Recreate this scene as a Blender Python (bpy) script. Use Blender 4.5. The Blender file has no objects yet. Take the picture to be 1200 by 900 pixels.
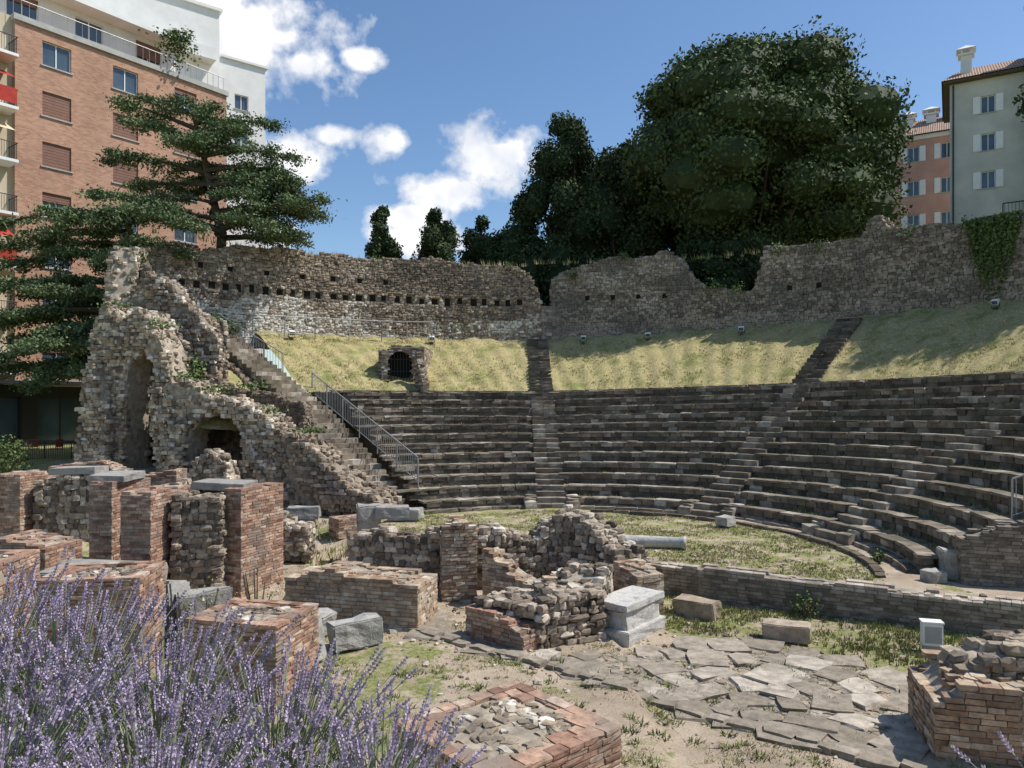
import bpy, math, random, itertools, bmesh
import numpy as np
from mathutils import Vector, Matrix, noise as mn
rng=np.random.default_rng(7); random.seed(7)
U=lambda a,b: random.uniform(a,b)
sc=bpy.context.scene
sc.view_settings.view_transform='Standard'; sc.view_settings.look='None'; sc.view_settings.exposure=0
rad=math.radians
CX,CY=1.5,19.8

# ------------------------------------------------------------------ camera
cam=bpy.data.cameras.new('camera'); co=bpy.data.objects.new('camera',cam); sc.collection.objects.link(co)
co.location=(0,0,4.0); co.rotation_euler=(rad(90),0,0)
cam.sensor_width=36; cam.lens=26.0; cam.shift_y=22/1200.0; cam.clip_start=0.05; cam.clip_end=6000
sc.camera=co

# ------------------------------------------------------------------ materials
def ramp(nt,stops,interp='LINEAR'):
    r=nt.nodes.new('ShaderNodeValToRGB'); cr=r.color_ramp; cr.interpolation=interp
    while len(cr.elements)<len(stops): cr.elements.new(0.5)
    for e,(p,c) in zip(cr.elements,stops):
        e.position=p; e.color=(c[0],c[1],c[2],1)
    return r
def newmat(name,rough=0.9,spec=0.3):
    m=bpy.data.materials.new(name); m.use_nodes=True; nt=m.node_tree
    b=nt.nodes['Principled BSDF']; b.inputs['Roughness'].default_value=rough
    b.inputs['Specular IOR Level'].default_value=spec
    return m,nt,b
def noise(nt,scale,detail=3,rough=.6,coord=None):
    n=nt.nodes.new('ShaderNodeTexNoise'); n.inputs['Scale'].default_value=scale; n.inputs['Detail'].default_value=detail
    n.inputs['Roughness'].default_value=rough
    if coord is None:
        g=nt.nodes.new('ShaderNodeNewGeometry'); coord=g.outputs['Position']
    nt.links.new(coord,n.inputs['Vector']); return n
def mix(nt,a,b,fac,mode='MIX'):
    m=nt.nodes.new('ShaderNodeMix'); m.data_type='RGBA'; m.blend_type=mode
    for s,v in ((m.inputs[0],fac),(m.inputs[6],a),(m.inputs[7],b)):
        if hasattr(v,'is_linked') or hasattr(v,'links'): nt.links.new(v,s)
        elif isinstance(v,(int,float)): s.default_value=v
        else: s.default_value=(v[0],v[1],v[2],1)
    return m.outputs[2]
def bump(nt,b,hgt,strength=.5,dist=.02):
    bp=nt.nodes.new('ShaderNodeBump'); bp.inputs['Strength'].default_value=strength; bp.inputs['Distance'].default_value=dist
    nt.links.new(hgt,bp.inputs['Height']); nt.links.new(bp.outputs[0],b.inputs['Normal'])
def flat(name,c,rough=.8,spec=.3,metal=0,var=.15,vs=3):
    m,nt,b=newmat(name,rough,spec); b.inputs['Metallic'].default_value=metal
    n=noise(nt,vs); r=ramp(nt,[(.3,[x*(1-var) for x in c]),(.7,[min(1,x*(1+var)) for x in c])])
    nt.links.new(n.outputs['Fac'],r.inputs[0]); nt.links.new(r.outputs[0],b.inputs['Base Color'])
    return m
def attrmat(name,stops,rough=.9,nscale=5,namt=.45,bscale=40,bstr=.6,bdist=.015,stain=None,spec=.2,nd=4):
    m,nt,b=newmat(name,rough,spec)
    a=nt.nodes.new('ShaderNodeAttribute'); a.attribute_name='rnd'
    r=ramp(nt,stops); nt.links.new(a.outputs['Fac'],r.inputs[0])
    n=noise(nt,nscale,nd,.7); r2=ramp(nt,[(.3,(1-namt,)*3),(.7,(1+namt*.6,)*3)]); nt.links.new(n.outputs['Fac'],r2.inputs[0])
    c=mix(nt,r.outputs[0],r2.outputs[0],1.0,'MULTIPLY')
    if stain:
        n2=noise(nt,stain[1],4,.65); r3=ramp(nt,[(stain[2],(0,0,0)),(stain[2]+.16,(.8,.8,.8))]); nt.links.new(n2.outputs['Fac'],r3.inputs[0])
        c=mix(nt,c,stain[0],r3.outputs[0])
    nt.links.new(c,b.inputs['Base Color'])
    if bstr>0:
        n3=noise(nt,bscale,3,.7); bump(nt,b,n3.outputs['Fac'],bstr,bdist)
    return m
M={}
M['wall']=attrmat('old_stone_wall',[(0,(.30,.245,.185)),(.15,(.14,.11,.085)),(.4,(.28,.215,.16)),(.6,(.38,.30,.22)),(.8,(.47,.39,.30)),(1,(.74,.69,.60))],stain=((.16,.135,.105),.7,.54))
M['wall2']=attrmat('old_stone_wall_grey',[(0,(.28,.23,.175)),(.15,(.16,.135,.105)),(.5,(.32,.265,.205)),(.8,(.43,.365,.29)),(1,(.58,.51,.42))],stain=((.15,.135,.11),.45,.48))
M['rubble']=attrmat('rubble_stone',[(0,(.36,.31,.24)),(.12,(.11,.09,.07)),(.35,(.21,.17,.13)),(.6,(.33,.265,.20)),(.8,(.46,.38,.295)),(1,(.64,.57,.47))],bscale=30,nscale=8)
M['paving']=attrmat('paving_stone',[(0,(.33,.28,.215)),(.3,(.26,.22,.17)),(.6,(.37,.315,.25)),(1,(.52,.46,.38))],bscale=30,nscale=5,stain=((.21,.18,.135),1.3,.52))
M['lightrub']=attrmat('light_rubble_stone',[(0,(.42,.355,.27)),(.12,(.18,.145,.11)),(.35,(.32,.255,.185)),(.65,(.47,.385,.285)),(1,(.72,.65,.55))],bscale=30,nscale=3.5,namt=.55,stain=((.19,.16,.125),.8,.52))
M['brick']=attrmat('roman_brick',[(0,(.40,.33,.255)),(.12,(.20,.12,.085)),(.35,(.35,.205,.145)),(.6,(.44,.27,.19)),(.85,(.50,.35,.255)),(1,(.56,.46,.36))],bscale=50,nscale=7,namt=.5,stain=((.25,.21,.17),1.4,.50))
M['ybrick']=attrmat('ochre_brick',[(0,(.42,.355,.27)),(.12,(.25,.16,.11)),(.4,(.42,.29,.195)),(.7,(.52,.40,.275)),(1,(.62,.54,.43))],bscale=50,nscale=7,namt=.5,stain=((.26,.22,.175),1.4,.50))
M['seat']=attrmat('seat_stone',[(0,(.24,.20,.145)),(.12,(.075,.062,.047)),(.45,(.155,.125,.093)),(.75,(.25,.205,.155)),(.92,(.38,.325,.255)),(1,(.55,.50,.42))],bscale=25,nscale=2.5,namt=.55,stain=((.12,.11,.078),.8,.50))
M['lime']=attrmat('limestone',[(0,(.30,.285,.255)),(.5,(.42,.405,.37)),(1,(.58,.56,.52))],bscale=14,nscale=2.5,namt=.45,stain=((.2,.19,.165),2.5,.52),bdist=.04)
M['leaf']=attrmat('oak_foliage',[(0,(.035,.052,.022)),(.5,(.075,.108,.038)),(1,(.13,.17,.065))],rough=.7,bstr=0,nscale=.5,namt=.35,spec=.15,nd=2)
M['dleaf']=attrmat('pine_foliage',[(0,(.022,.036,.017)),(.5,(.05,.075,.032)),(1,(.10,.13,.055))],rough=.75,bstr=0,nscale=.5,namt=.35,nd=2,spec=.1)
M['cleaf']=attrmat('cedar_foliage',[(0,(.05,.078,.038)),(.5,(.13,.18,.085)),(1,(.24,.29,.14))],rough=.75,bstr=0,nscale=.6,namt=.35,nd=2,spec=.1)
M['ivy']=attrmat('ivy_foliage',[(0,(.05,.085,.025)),(.5,(.10,.15,.045)),(1,(.17,.22,.08))],rough=.7,bstr=0,nd=2)
M['grass']=attrmat('grass_blades',[(0,(.08,.12,.03)),(.4,(.18,.22,.06)),(.65,(.34,.31,.13)),(1,(.62,.52,.32))],rough=.8,bstr=0,nscale=1.2,nd=2)
M['lav']=attrmat('lavender_flowers',[(0,(.16,.20,.10)),(.25,(.33,.36,.23)),(.38,(.33,.26,.36)),(.7,(.50,.40,.57)),(1,(.72,.63,.76))],rough=.85,bstr=0,nscale=30,namt=.25,nd=2)
M['bark']=flat('bark',(.11,.085,.06),.95,var=.4,vs=12)
M['metal']=flat('galvanised_metal',(.38,.38,.38),.45,.5,.5)
M['dark']=flat('dark_iron',(.03,.03,.032),.5)
M['black']=flat('opening_shade_black',(.018,.015,.012),.95)  # near-black colour standing in for shade inside openings
M['white']=flat('white_plaster',(.76,.75,.72),.85,var=.08,vs=.8)
M['wpaint']=flat('white_paint',(.80,.80,.78),.5,var=.04)
M['grey']=flat('grey_plaster',(.54,.52,.46),.9,var=.14,vs=.5)
M['pink']=flat('terracotta_plaster',(.55,.32,.25),.9,var=.14,vs=.6)
M['cream']=flat('cream_plaster',(.55,.47,.34),.9,var=.1,vs=.6)
M['shutter']=flat('roller_shutter',(.25,.13,.09),.6,var=.1)
M['red']=flat('red_awning',(.42,.045,.03),.8,var=.15)
M['orange']=flat('striped_awning',(.62,.50,.33),.8,var=.2,vs=6)
M['glass']=flat('window_glass',(.06,.09,.12),.08,.8,var=.3,vs=.6)
M['concrete']=flat('concrete_slab',(.42,.41,.38),.85,var=.12,vs=2)
def tilemat():
    m,nt,b=newmat('roof_tiles',.85)
    tc=nt.nodes.new('ShaderNodeTexCoord')
    w=nt.nodes.new('ShaderNodeTexWave'); w.inputs['Scale'].default_value=1.6; w.inputs['Distortion'].default_value=.6
    nt.links.new(tc.outputs['Object'],w.inputs['Vector'])
    n=noise(nt,4); r=ramp(nt,[(.3,(.30,.17,.12)),(.7,(.50,.36,.27))]); nt.links.new(n.outputs['Fac'],r.inputs[0])
    r2=ramp(nt,[(0,(.45,)*3),(.5,(1,)*3)]); nt.links.new(w.outputs['Fac'],r2.inputs[0])
    nt.links.new(mix(nt,r.outputs[0],r2.outputs[0],1.0,'MULTIPLY'),b.inputs['Base Color'])
    bump(nt,b,w.outputs['Fac'],.8,.05); return m
M['tiles']=tilemat()
def bldbrick():
    m,nt,b=newmat('facade_brick',.88)
    tc=nt.nodes.new('ShaderNodeTexCoord'); mp=nt.nodes.new('ShaderNodeMapping'); mp.inputs['Rotation'].default_value=(rad(90),0,0)
    nt.links.new(tc.outputs['Object'],mp.inputs['Vector'])
    br=nt.nodes.new('ShaderNodeTexBrick'); br.inputs['Scale'].default_value=1.0
    br.inputs['Brick Width'].default_value=.27; br.inputs['Row Height'].default_value=.085; br.inputs['Mortar Size'].default_value=.008
    br.inputs['Color1'].default_value=(.38,.19,.115,1); br.inputs['Color2'].default_value=(.56,.31,.20,1); br.inputs['Mortar'].default_value=(.44,.34,.27,1)
    nt.links.new(mp.outputs[0],br.inputs['Vector'])
    n=noise(nt,.35,4); r=ramp(nt,[(.3,(.82,)*3),(.7,(1.08,)*3)]); nt.links.new(n.outputs['Fac'],r.inputs[0])
    nt.links.new(mix(nt,br.outputs['Color'],r.outputs[0],1.0,'MULTIPLY'),b.inputs['Base Color']); return m
M['fbrick']=bldbrick()
def groundmat():
    m,nt,b=newmat('gravel_and_grass',.95,.15)
    a=nt.nodes.new('ShaderNodeAttribute'); a.attribute_name='rnd'
    nf=noise(nt,45,4,.85); g=ramp(nt,[(.25,(.27,.21,.155)),(.5,(.54,.44,.335)),(.75,(.74,.64,.52))]); nt.links.new(nf.outputs['Fac'],g.inputs[0])
    nb=noise(nt,1.1,4,.7); gb=ramp(nt,[(.35,(.70,.68,.64)),(.65,(1.05,1.03,1.0))]); nt.links.new(nb.outputs['Fac'],gb.inputs[0])
    grav=mix(nt,g.outputs[0],gb.outputs[0],1.0,'MULTIPLY')
    nl=noise(nt,14,5,.8); l=ramp(nt,[(.3,(.10,.14,.04)),(.46,(.21,.24,.075)),(.58,(.36,.33,.15)),(.72,(.52,.44,.27))]); nt.links.new(nl.outputs['Fac'],l.inputs[0])
    np_=noise(nt,1.6,7,.78)
    s=nt.nodes.new('ShaderNodeMath'); s.operation='ADD'; nt.links.new(np_.outputs['Fac'],s.inputs[0]); nt.links.new(a.outputs['Fac'],s.inputs[1])
    r=ramp(nt,[(.92,(0,)*3),(1.0,(1,)*3)]); nt.links.new(s.outputs[0],r.inputs[0])
    nt.links.new(mix(nt,grav,l.outputs[0],r.outputs[0]),b.inputs['Base Color'])
    bump(nt,b,nf.outputs['Fac'],.8,.04); return m
M['ground']=groundmat()
def slopemat():
    m,nt,b=newmat('dry_grass_slope',.95,.1)
    nl=noise(nt,9,5,.8); l=ramp(nt,[(.28,(.22,.22,.07)),(.42,(.38,.33,.14)),(.55,(.54,.45,.24)),(.75,(.70,.60,.40))]); nt.links.new(nl.outputs['Fac'],l.inputs[0])
    n2=noise(nt,.9,5,.7); r2=ramp(nt,[(.50,(0,)*3),(.66,(.9,)*3)]); nt.links.new(n2.outputs['Fac'],r2.inputs[0])
    n3=noise(nt,25,3,.8); g=ramp(nt,[(.3,(.15,.19,.05)),(.7,(.32,.34,.12))]); nt.links.new(n3.outputs['Fac'],g.inputs[0])
    nt.links.new(mix(nt,l.outputs[0],g.outputs[0],r2.outputs[0]),b.inputs['Base Color'])
    bump(nt,b,n3.outputs['Fac'],.9,.08); return m
M['slope']=slopemat()

# ------------------------------------------------------------------ mesh helpers
def link(o,parent=None):
    sc.collection.objects.link(o)
    if parent: o.parent=parent
    return o
def empty(name,loc=(0,0,0),rz=0):
    e=bpy.data.objects.new(name,None); e.location=loc; e.rotation_euler=(0,0,rz); e.empty_display_size=.2
    sc.collection.objects.link(e); return e
def mk(name,V,Q,mat,parent=None,rnd=None,smooth=False,matidx=None,mats=None):
    V=np.asarray(V,dtype=np.float32); Q=np.asarray(Q,dtype=np.int32); k=Q.shape[1]
    me=bpy.data.meshes.new(name); me.vertices.add(len(V)); me.vertices.foreach_set('co',V.ravel())
    me.loops.add(Q.size); me.loops.foreach_set('vertex_index',Q.ravel())
    me.polygons.add(len(Q)); me.polygons.foreach_set('loop_start',np.arange(0,Q.size,k,dtype=np.int32))
    me.polygons.foreach_set('loop_total',np.full(len(Q),k,dtype=np.int32))
    for mm in (mats or [mat]): me.materials.append(mm)
    if matidx is not None: me.polygons.foreach_set('material_index',np.asarray(matidx,dtype=np.int32))
    me.polygons.foreach_set('use_smooth',np.full(len(Q),smooth,dtype=bool))
    if rnd is not None:
        at=me.attributes.new('rnd','FLOAT','POINT'); at.data.foreach_set('value',np.asarray(rnd,dtype=np.float32))
    me.update(calc_edges=True); me.validate()
    return link(bpy.data.objects.new(name,me),parent)
def _tmpl():
    idx={};pts=[]
    for p in itertools.product((-1,0,1),repeat=3):
        if p!=(0,0,0): idx[p]=len(pts); pts.append(p)
    Q=[]
    for ax in range(3):
        for sg in (-1,1):
            o=[i for i in range(3) if i!=ax]
            for a in (-1,0):
                for b in (-1,0):
                    q=[]
                    for da,db in ((0,0),(1,0),(1,1),(0,1)):
                        p=[0,0,0]; p[ax]=sg; p[o[0]]=a+da; p[o[1]]=b+db; q.append(tuple(p))
                    v=[Vector(x) for x in q]; n=(v[1]-v[0]).cross(v[2]-v[0])
                    if n[ax]*sg<0: q.reverse()
                    Q.append([idx[x] for x in q])
    T=np.array(pts,float)*.5
    S=T/np.linalg.norm(T,axis=1)[:,None]*.6
    return T,S,np.array(Q)
TT,TS,TQ=_tmpl()
class Stones:
    def __init__(s): s.c=[];s.s=[];s.y=[];s.rd=[];s.j=[];s.r=[];s.t=[];s.cv=[];s.cq=[];s.cr=[]
    def add(s,c,sz,yaw=0,rd=.2,jit=.03,rnd=None,tilt=.03):
        s.c.append(c);s.s.append(sz);s.y.append(yaw);s.rd.append(rd);s.j.append(jit)
        s.r.append(U(.12,1) if rnd is None else rnd);s.t.append((U(-tilt,tilt),U(-tilt,tilt)))
    def core(s,V,Q,r=0.0):
        off=sum(len(v) for v in s.cv); s.cv.append(np.array(V,float)); s.cq.append(np.array(Q)+off); s.cr.append(np.full(len(V),r))
    def build(s,name,mat,parent=None,smooth=False):
        VV=[];QQ=[];RR=[];off=0
        if s.cv:
            v=np.concatenate(s.cv); VV.append(v);QQ.append(np.concatenate(s.cq));RR.append(np.concatenate(s.cr));off=len(v)
        n=len(s.c)
        if n:
            C=np.array(s.c);S=np.array(s.s);Y=np.array(s.y);rd=np.array(s.rd)[:,None,None];J=np.array(s.j)[:,None,None];t=np.array(s.t)
            V=TT[None]*(1-rd)+TS[None]*rd+rng.normal(0,1,(n,26,3))*J
            V=V*S[:,None,:]
            x=V[...,0].copy();y=V[...,1].copy();z=V[...,2].copy()
            tx=t[:,0:1];ty=t[:,1:2]
            z2=z+x*tx+y*ty; x2=x-z*tx; y2=y-z*ty
            c=np.cos(Y)[:,None];sn=np.sin(Y)[:,None]
            V=np.stack([x2*c-y2*sn,x2*sn+y2*c,z2],-1)+C[:,None,:]
            VV.append(V.reshape(-1,3)); QQ.append((TQ[None]+(np.arange(n)*26)[:,None,None]).reshape(-1,4)+off)
            RR.append(np.repeat(np.array(s.r),26))
        return mk(name,np.concatenate(VV),np.concatenate(QQ),mat,parent,np.concatenate(RR),smooth)
class Path:
    def __init__(s,pts,par=None):
        s.p=np.array(pts,float); d=np.linalg.norm(np.diff(s.p,axis=0),axis=1); s.cum=np.concatenate([[0],np.cumsum(d)]); s.L=s.cum[-1]
        s.par=np.array(par) if par is not None else s.cum/s.L
    def at(s,q):
        i=int(np.clip(np.searchsorted(s.cum,q)-1,0,len(s.p)-2)); l=s.cum[i+1]-s.cum[i]; f=(q-s.cum[i])/max(l,1e-6)
        a,b=s.p[i],s.p[i+1]; p=a+(b-a)*f; d=(b-a)/max(l,1e-6)
        return p[0],p[1],d[0],d[1],s.par[i]*(1-f)+s.par[i+1]*f
def snoise(x,s=0.0):
    return (math.sin(x*1.7+s)+math.sin(x*3.9+s*2.3)*.6+math.sin(x*8.3+s*1.1)*.4+math.sin(x*17.1+s*3.3)*.25)/2.25
# course height, length, depth, roundness, vertex jitter, core inset, face wobble, length spread
KIND=dict(rubble=(.14,.19,.24,.45,.06,.055,.025,.3),brick=(.068,.27,.20,.04,.012,.016,.006,.12),ybrick=(.08,.25,.20,.06,.018,.018,.010,.18),
          fine=(.14,.21,.26,.34,.05,.055,.02,.3),block=(.20,.42,.30,.08,.02,.025,.012,.2),seat=(.17,.40,.3,.12,.04,.03,.01,.2))
def ruin(name,pts,thick,zb,top,kind,mat,parent=None,jag=.12,seed=0.,skip=None,rndf=None,inset=None,step=.2,build=True,B=None,topflat=False,toprnd=None,rough=0.):
    ch,ln,dep,rd,jit,ins0,wob,lsp=KIND[kind]
    P=Path(pts); n=max(2,int(P.L/step)+1)
    topf=(lambda f:top) if isinstance(top,(int,float)) else (lambda f:float(np.interp(f,[a for a,_ in top],[b for _,b in top])))
    tz=lambda f:topf(f)+jag*snoise(f*P.L*1.3,seed)
    zbf=(lambda f:zb) if isinstance(zb,(int,float)) else zb
    B=B or Stones()
    ins=(ins0 if inset is None else inset)+rough*.55
    h=thick/2
    V=[];Q=[]
    for i in range(n):
        q=P.L*i/(n-1); x,y,dx,dy,f=P.at(q)
        if i==0: x+=dx*ins*.8;y+=dy*ins*.8
        if i==n-1: x-=dx*ins*.8;y-=dy*ins*.8
        t=tz(f)-min(ch*.4,.045); b=min(zbf(f),t-.05); hh=max(h-ins,.04)
        w=.012 if kind in('brick','ybrick','block') else .03
        V+=[(x+dy*hh,y-dx*hh,b),(x+dy*hh,y-dx*hh,t+U(-w,w)),(x-dy*hh,y+dx*hh,t+U(-w,w)),(x-dy*hh,y+dx*hh,b)]
    for i in range(n-1):
        a=i*4;b=a+4
        for k in range(4):
            k2=(k+1)%4; Q.append((a+k,b+k,b+k2,a+k2))
    Q.append((0,1,2,3)); e=(n-1)*4; Q.append((e+3,e+2,e+1,e))
    B.core(V,Q)
    O=[];PR=[]
    cor=list(P.cum)
    def offs(q,sgn):
        x1,y1,dx1,dy1,f=P.at(max(q-1e-3,0)); x2,y2,dx2,dy2,f2=P.at(min(q+1e-3,P.L))
        mx,my=dx1+dx2,dy1+dy2; l=math.hypot(mx,my); mx/=l;my/=l
        k=1/max(.5,(mx*dx1+my*dy1)); x,y,_,_,f=P.at(q)
        return (x+my*h*sgn*k,y-mx*h*sgn*k),f
    for q in cor: p,f=offs(q,1);O.append(p);PR.append(f)
    for q in reversed(cor): p,f=offs(q,-1);O.append(p);PR.append(f)
    O.append(O[0]);PR.append(PR[0])
    OP=Path(O,PR)
    hard=kind in('brick','ybrick','block')
    zmin=min(zbf(i/40) for i in range(41)); zmax=max(tz(i/60) for i in range(61))
    z=zmin
    while z<zmax:
        hh=ch*(U(.93,1.07) if hard else U(.8,1.2)); s=-U(0,ln)
        while s<OP.L:
            l=ln*math.exp(random.gauss(0,lsp)); c=s+l/2
            if 0<c<OP.L:
                x,y,dx,dy,f=OP.at(c); ll=l
                if hard:
                    i=int(np.clip(np.searchsorted(OP.cum,c)-1,0,len(OP.p)-2)); lo,hi=OP.cum[i],OP.cum[i+1]
                    a0=max(s,lo);a1=min(s+l,hi); ll=max(a1-a0,.03); c2=(a0+a1)/2; x,y,dx,dy,f=OP.at(c2)
                zc=z+hh/2
                if zc<tz(f)+ch*.1 and zc>zbf(f) and not(hard and random.random()<.02):
                    if not(skip and skip(x,y,zc)):
                        o=-dep/2+U(-wob,wob)
                        if rough: o+=rough*(mn.noise(Vector((x*.8+seed,y*.8,zc*.8)))*1.2+mn.noise(Vector((x*2.3,y*2.3+seed,zc*2.3)))*.6)
                        zz=zc+(U(-.2,.2)*ch if rd>.25 else 0)
                        r=rndf(x,y,zc) if rndf else None
                        B.add((x+dy*o,y-dx*o,zz),(ll-.012 if hard else ll*.97,dep,hh-.011 if hard else hh*1.08),math.atan2(dy,dx),rd,jit,r,tilt=.008 if hard else .04)
            s+=l
        z+=hh
    if thick>.35:
        nt_=int(P.L*(thick-.1)/(ln*dep*.9)*(1.0 if not topflat else .8))
        for i in range(nt_):
            q=U(.1,P.L-.1); x,y,dx,dy,f=P.at(q); o=U(-h+.12,h-.12)
            g=1.2 if not topflat else .9
            r=(toprnd() if toprnd else (rndf(x,y,tz(f)) if rndf else None))
            if hard: B.add((x+dy*o,y-dx*o,tz(f)-ch*.55+U(-.01,.012)),(ln*U(.5,1.0),dep*U(.5,.9),ch),math.atan2(dy,dx)+random.choice((0,1.57))+(U(-.1,.1) if topflat else U(-.5,.5)),rd+.06,jit,r,tilt=.03)
            else: B.add((x+dy*o,y-dx*o,tz(f)-ch*.4+U(-.04,.04)),(ln*U(.6,1.2)*g,dep*U(.6,1.1),ch*U(.8,1.3)),U(0,3.1),rd+.1,jit,r,tilt=.15)
    if build: return B.build(name,mat,parent)
    return B
def boxes(name,L,mat,parent=None,bevel=0):
    V=[];Q=[]
    for x0,x1,y0,y1,z0,z1 in L:
        a=len(V); V+=[(x0,y0,z0),(x1,y0,z0),(x1,y1,z0),(x0,y1,z0),(x0,y0,z1),(x1,y0,z1),(x1,y1,z1),(x0,y1,z1)]
        Q+=[(a,a+3,a+2,a+1),(a+4,a+5,a+6,a+7),(a,a+1,a+5,a+4),(a+1,a+2,a+6,a+5),(a+2,a+3,a+7,a+6),(a+3,a,a+4,a+7)]
    o=mk(name,V,Q,mat,parent)
    if bevel:
        b=o.modifiers.new('b','BEVEL'); b.width=bevel; b.segments=2
    return o
def tubes(name,segs,mat,parent=None,sides=6):
    V=[];Q=[]
    for a,b,r0,r1 in segs:
        a=Vector(a);b=Vector(b)
        if (b-a).length<1e-5: continue
        d=(b-a).normalized(); u=d.orthogonal().normalized(); w=d.cross(u); o=len(V)
        for p,r in ((a,r0),(b,r1)):
            for i in range(sides):
                t=2*math.pi*i/sides; V.append(p+(u*math.cos(t)+w*math.sin(t))*r)
        for i in range(sides): j=(i+1)%sides; Q.append((o+i,o+j,o+sides+j,o+sides+i))
    return mk(name,[tuple(v) for v in V],Q,mat,parent,smooth=True)
def leafmesh(C,N,size,bias=.6,aspect=.6):
    n=len(C); R=rng.normal(0,1,(n,3)); R/=np.linalg.norm(R,axis=1)[:,None]
    nn=N*bias+R*(1-bias); nn/=np.linalg.norm(nn,axis=1)[:,None]+1e-9
    A=np.cross(nn,rng.normal(0,1,(n,3))); A/=np.linalg.norm(A,axis=1)[:,None]+1e-9; Bv=np.cross(nn,A)
    s=(size*rng.uniform(.6,1.3,n))[:,None]
    V=np.stack([C-A*s*.5,C+Bv*s*.5*aspect,C+A*s*.5,C-Bv*s*.5*aspect],1)
    return V.reshape(-1,3),np.arange(n*4).reshape(-1,4)

def zfac(deg): return np.interp(deg,[-30,20,50,90,150],[1.14,1.12,1.07,1.0,1.0])
R0,R1,R2=8.4,17.8,24.6; NR=12; TR=(R1-R0)/NR; RI=.375
def zslope(R,deg): return (4.5+(R-R1)*.494)*zfac(deg)
def pol(R,deg): return CX+R*math.cos(rad(deg)),CY+R*math.sin(rad(deg))
def sst(a,b,x):
    t=np.clip((x-a)/(b-a),0,1); return t*t*(3-2*t)
# ------------------------------------------------------------------ ground
def hgt(x,y):
    x=np.asarray(x,float);y=np.asarray(y,float)
    sl=(x-3.1)*.5+(y-18.4)*.865; R=np.hypot(x-CX,y-CY); ph=np.degrees(np.arctan2(y-CY,x-CX))
    ph=np.where(ph<-90,ph+360,ph)
    z=np.where(x>2.0,np.where(sl>0,0.,-.6),-.5+.5*sst(-.8,1.2,sl))
    n=np.sin(x*1.1+y*.7)*.03+np.sin(x*2.3-y*1.9)*.02+np.sin(x*5.1+y*4.3)*.008
    z=z+n
    z=z+1.35*sst(9,14,-x)*sst(17,25,y)
    w=sst(25.3,26.8,R)*sst(-15,-9,x)*sst(-50,-30,ph)
    hill=7.8+np.clip((R-25),0,45)*.27
    z=z*(1-w)+w*hill
    far=sst(90,300,np.hypot(x,y)); z=z*(1-far)+far*.5
    return z
def axis(a,b,st,lo,hi):
    c=list(np.arange(a,b+1e-6,st)); s=st;x=c[-1]
    while x<hi: s*=1.18; x+=s; c.append(x)
    s=st;x=c[0]
    while x>lo: s*=1.18; x-=s; c.insert(0,x)
    return np.array(c)
xs=axis(-16,13,.16,-2500,2500); ys=axis(5,30,.16,-1500,2500)
GX,GY=np.meshgrid(xs,ys,indexing='ij'); GZ=hgt(GX,GY)
nx,ny=GX.shape
ids=np.arange(nx*ny).reshape(nx,ny)
Q=np.stack([ids[:-1,:-1],ids[1:,:-1],ids[1:,1:],ids[:-1,1:]],-1).reshape(-1,4)
sl=(GX-3.1)*.5+(GY-18.4)*.865; Rg=np.hypot(GX-CX,GY-CY)
lawn=np.where((sl>0)&(Rg<9.0),.47,.36)
lawn=np.where((sl>-3.2)&(sl<=0)&(GX>2.5),.48,lawn)
lawn=np.where((Rg>7.5)&(Rg<8.6)&(sl>0)&(GX>4),.28,lawn)
lawn=np.where((GX<-9),.44,lawn); lawn=np.where((GX<-1)&(GY<14.5),.45,lawn); lawn=np.where(Rg>26,.6,lawn)
mk('ground',np.stack([GX,GY,GZ],-1).reshape(-1,3),Q,M['ground'],rnd=lawn.ravel(),smooth=True)

# ------------------------------------------------------------------ cavea
phs=np.arange(-18,128.01,.5)
prof=[(R0-.25,-.3),(R0,.12)]
for i in range(NR):
    R=R0+i*TR; z1=(i+1)*RI
    prof+=[(R+.08,z1-.04),(R+TR+.02,z1-.0)]
ng=22
for k in range(1,ng+1):
    R=R1+(R2-R1)*k/ng; prof.append((R,4.5+(R-R1)*.494))
prof=np.array(prof); nseat=2+2*NR
V=[]
for a in phs:
    f=zfac(a); 
    for k,(R,z) in enumerate(prof):
        nzz=(.06*math.sin(a*.9+R*2.1)+.05*math.sin(a*2.3-R*1.3)) if k>=nseat else .012*math.sin(a*3+k)
        x,y=pol(R,a); V.append((x,y,z*f+nzz))
npf=len(prof);Q=[];mi=[]
for i in range(len(phs)-1):
    for k in range(npf-1):
        if phs[i]>=123 and k<nseat-1: continue
        Q.append((i*npf+k,(i+1)*npf+k,(i+1)*npf+k+1,i*npf+k+1)); mi.append(1 if k>=nseat-1 else 0)
theatre=empty('roman_theatre_seating')
mk('terrace_core',V,Q,None,theatre,rnd=np.full(len(V),.8),smooth=False,matidx=mi,mats=[M['seat'],M['slope']])
B=Stones()
aisles=[90,49,14]
def inaisle(a,R):
    for t in aisles:
        if abs(a-t)*math.pi/180*R<.55: return True
    return False
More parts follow.
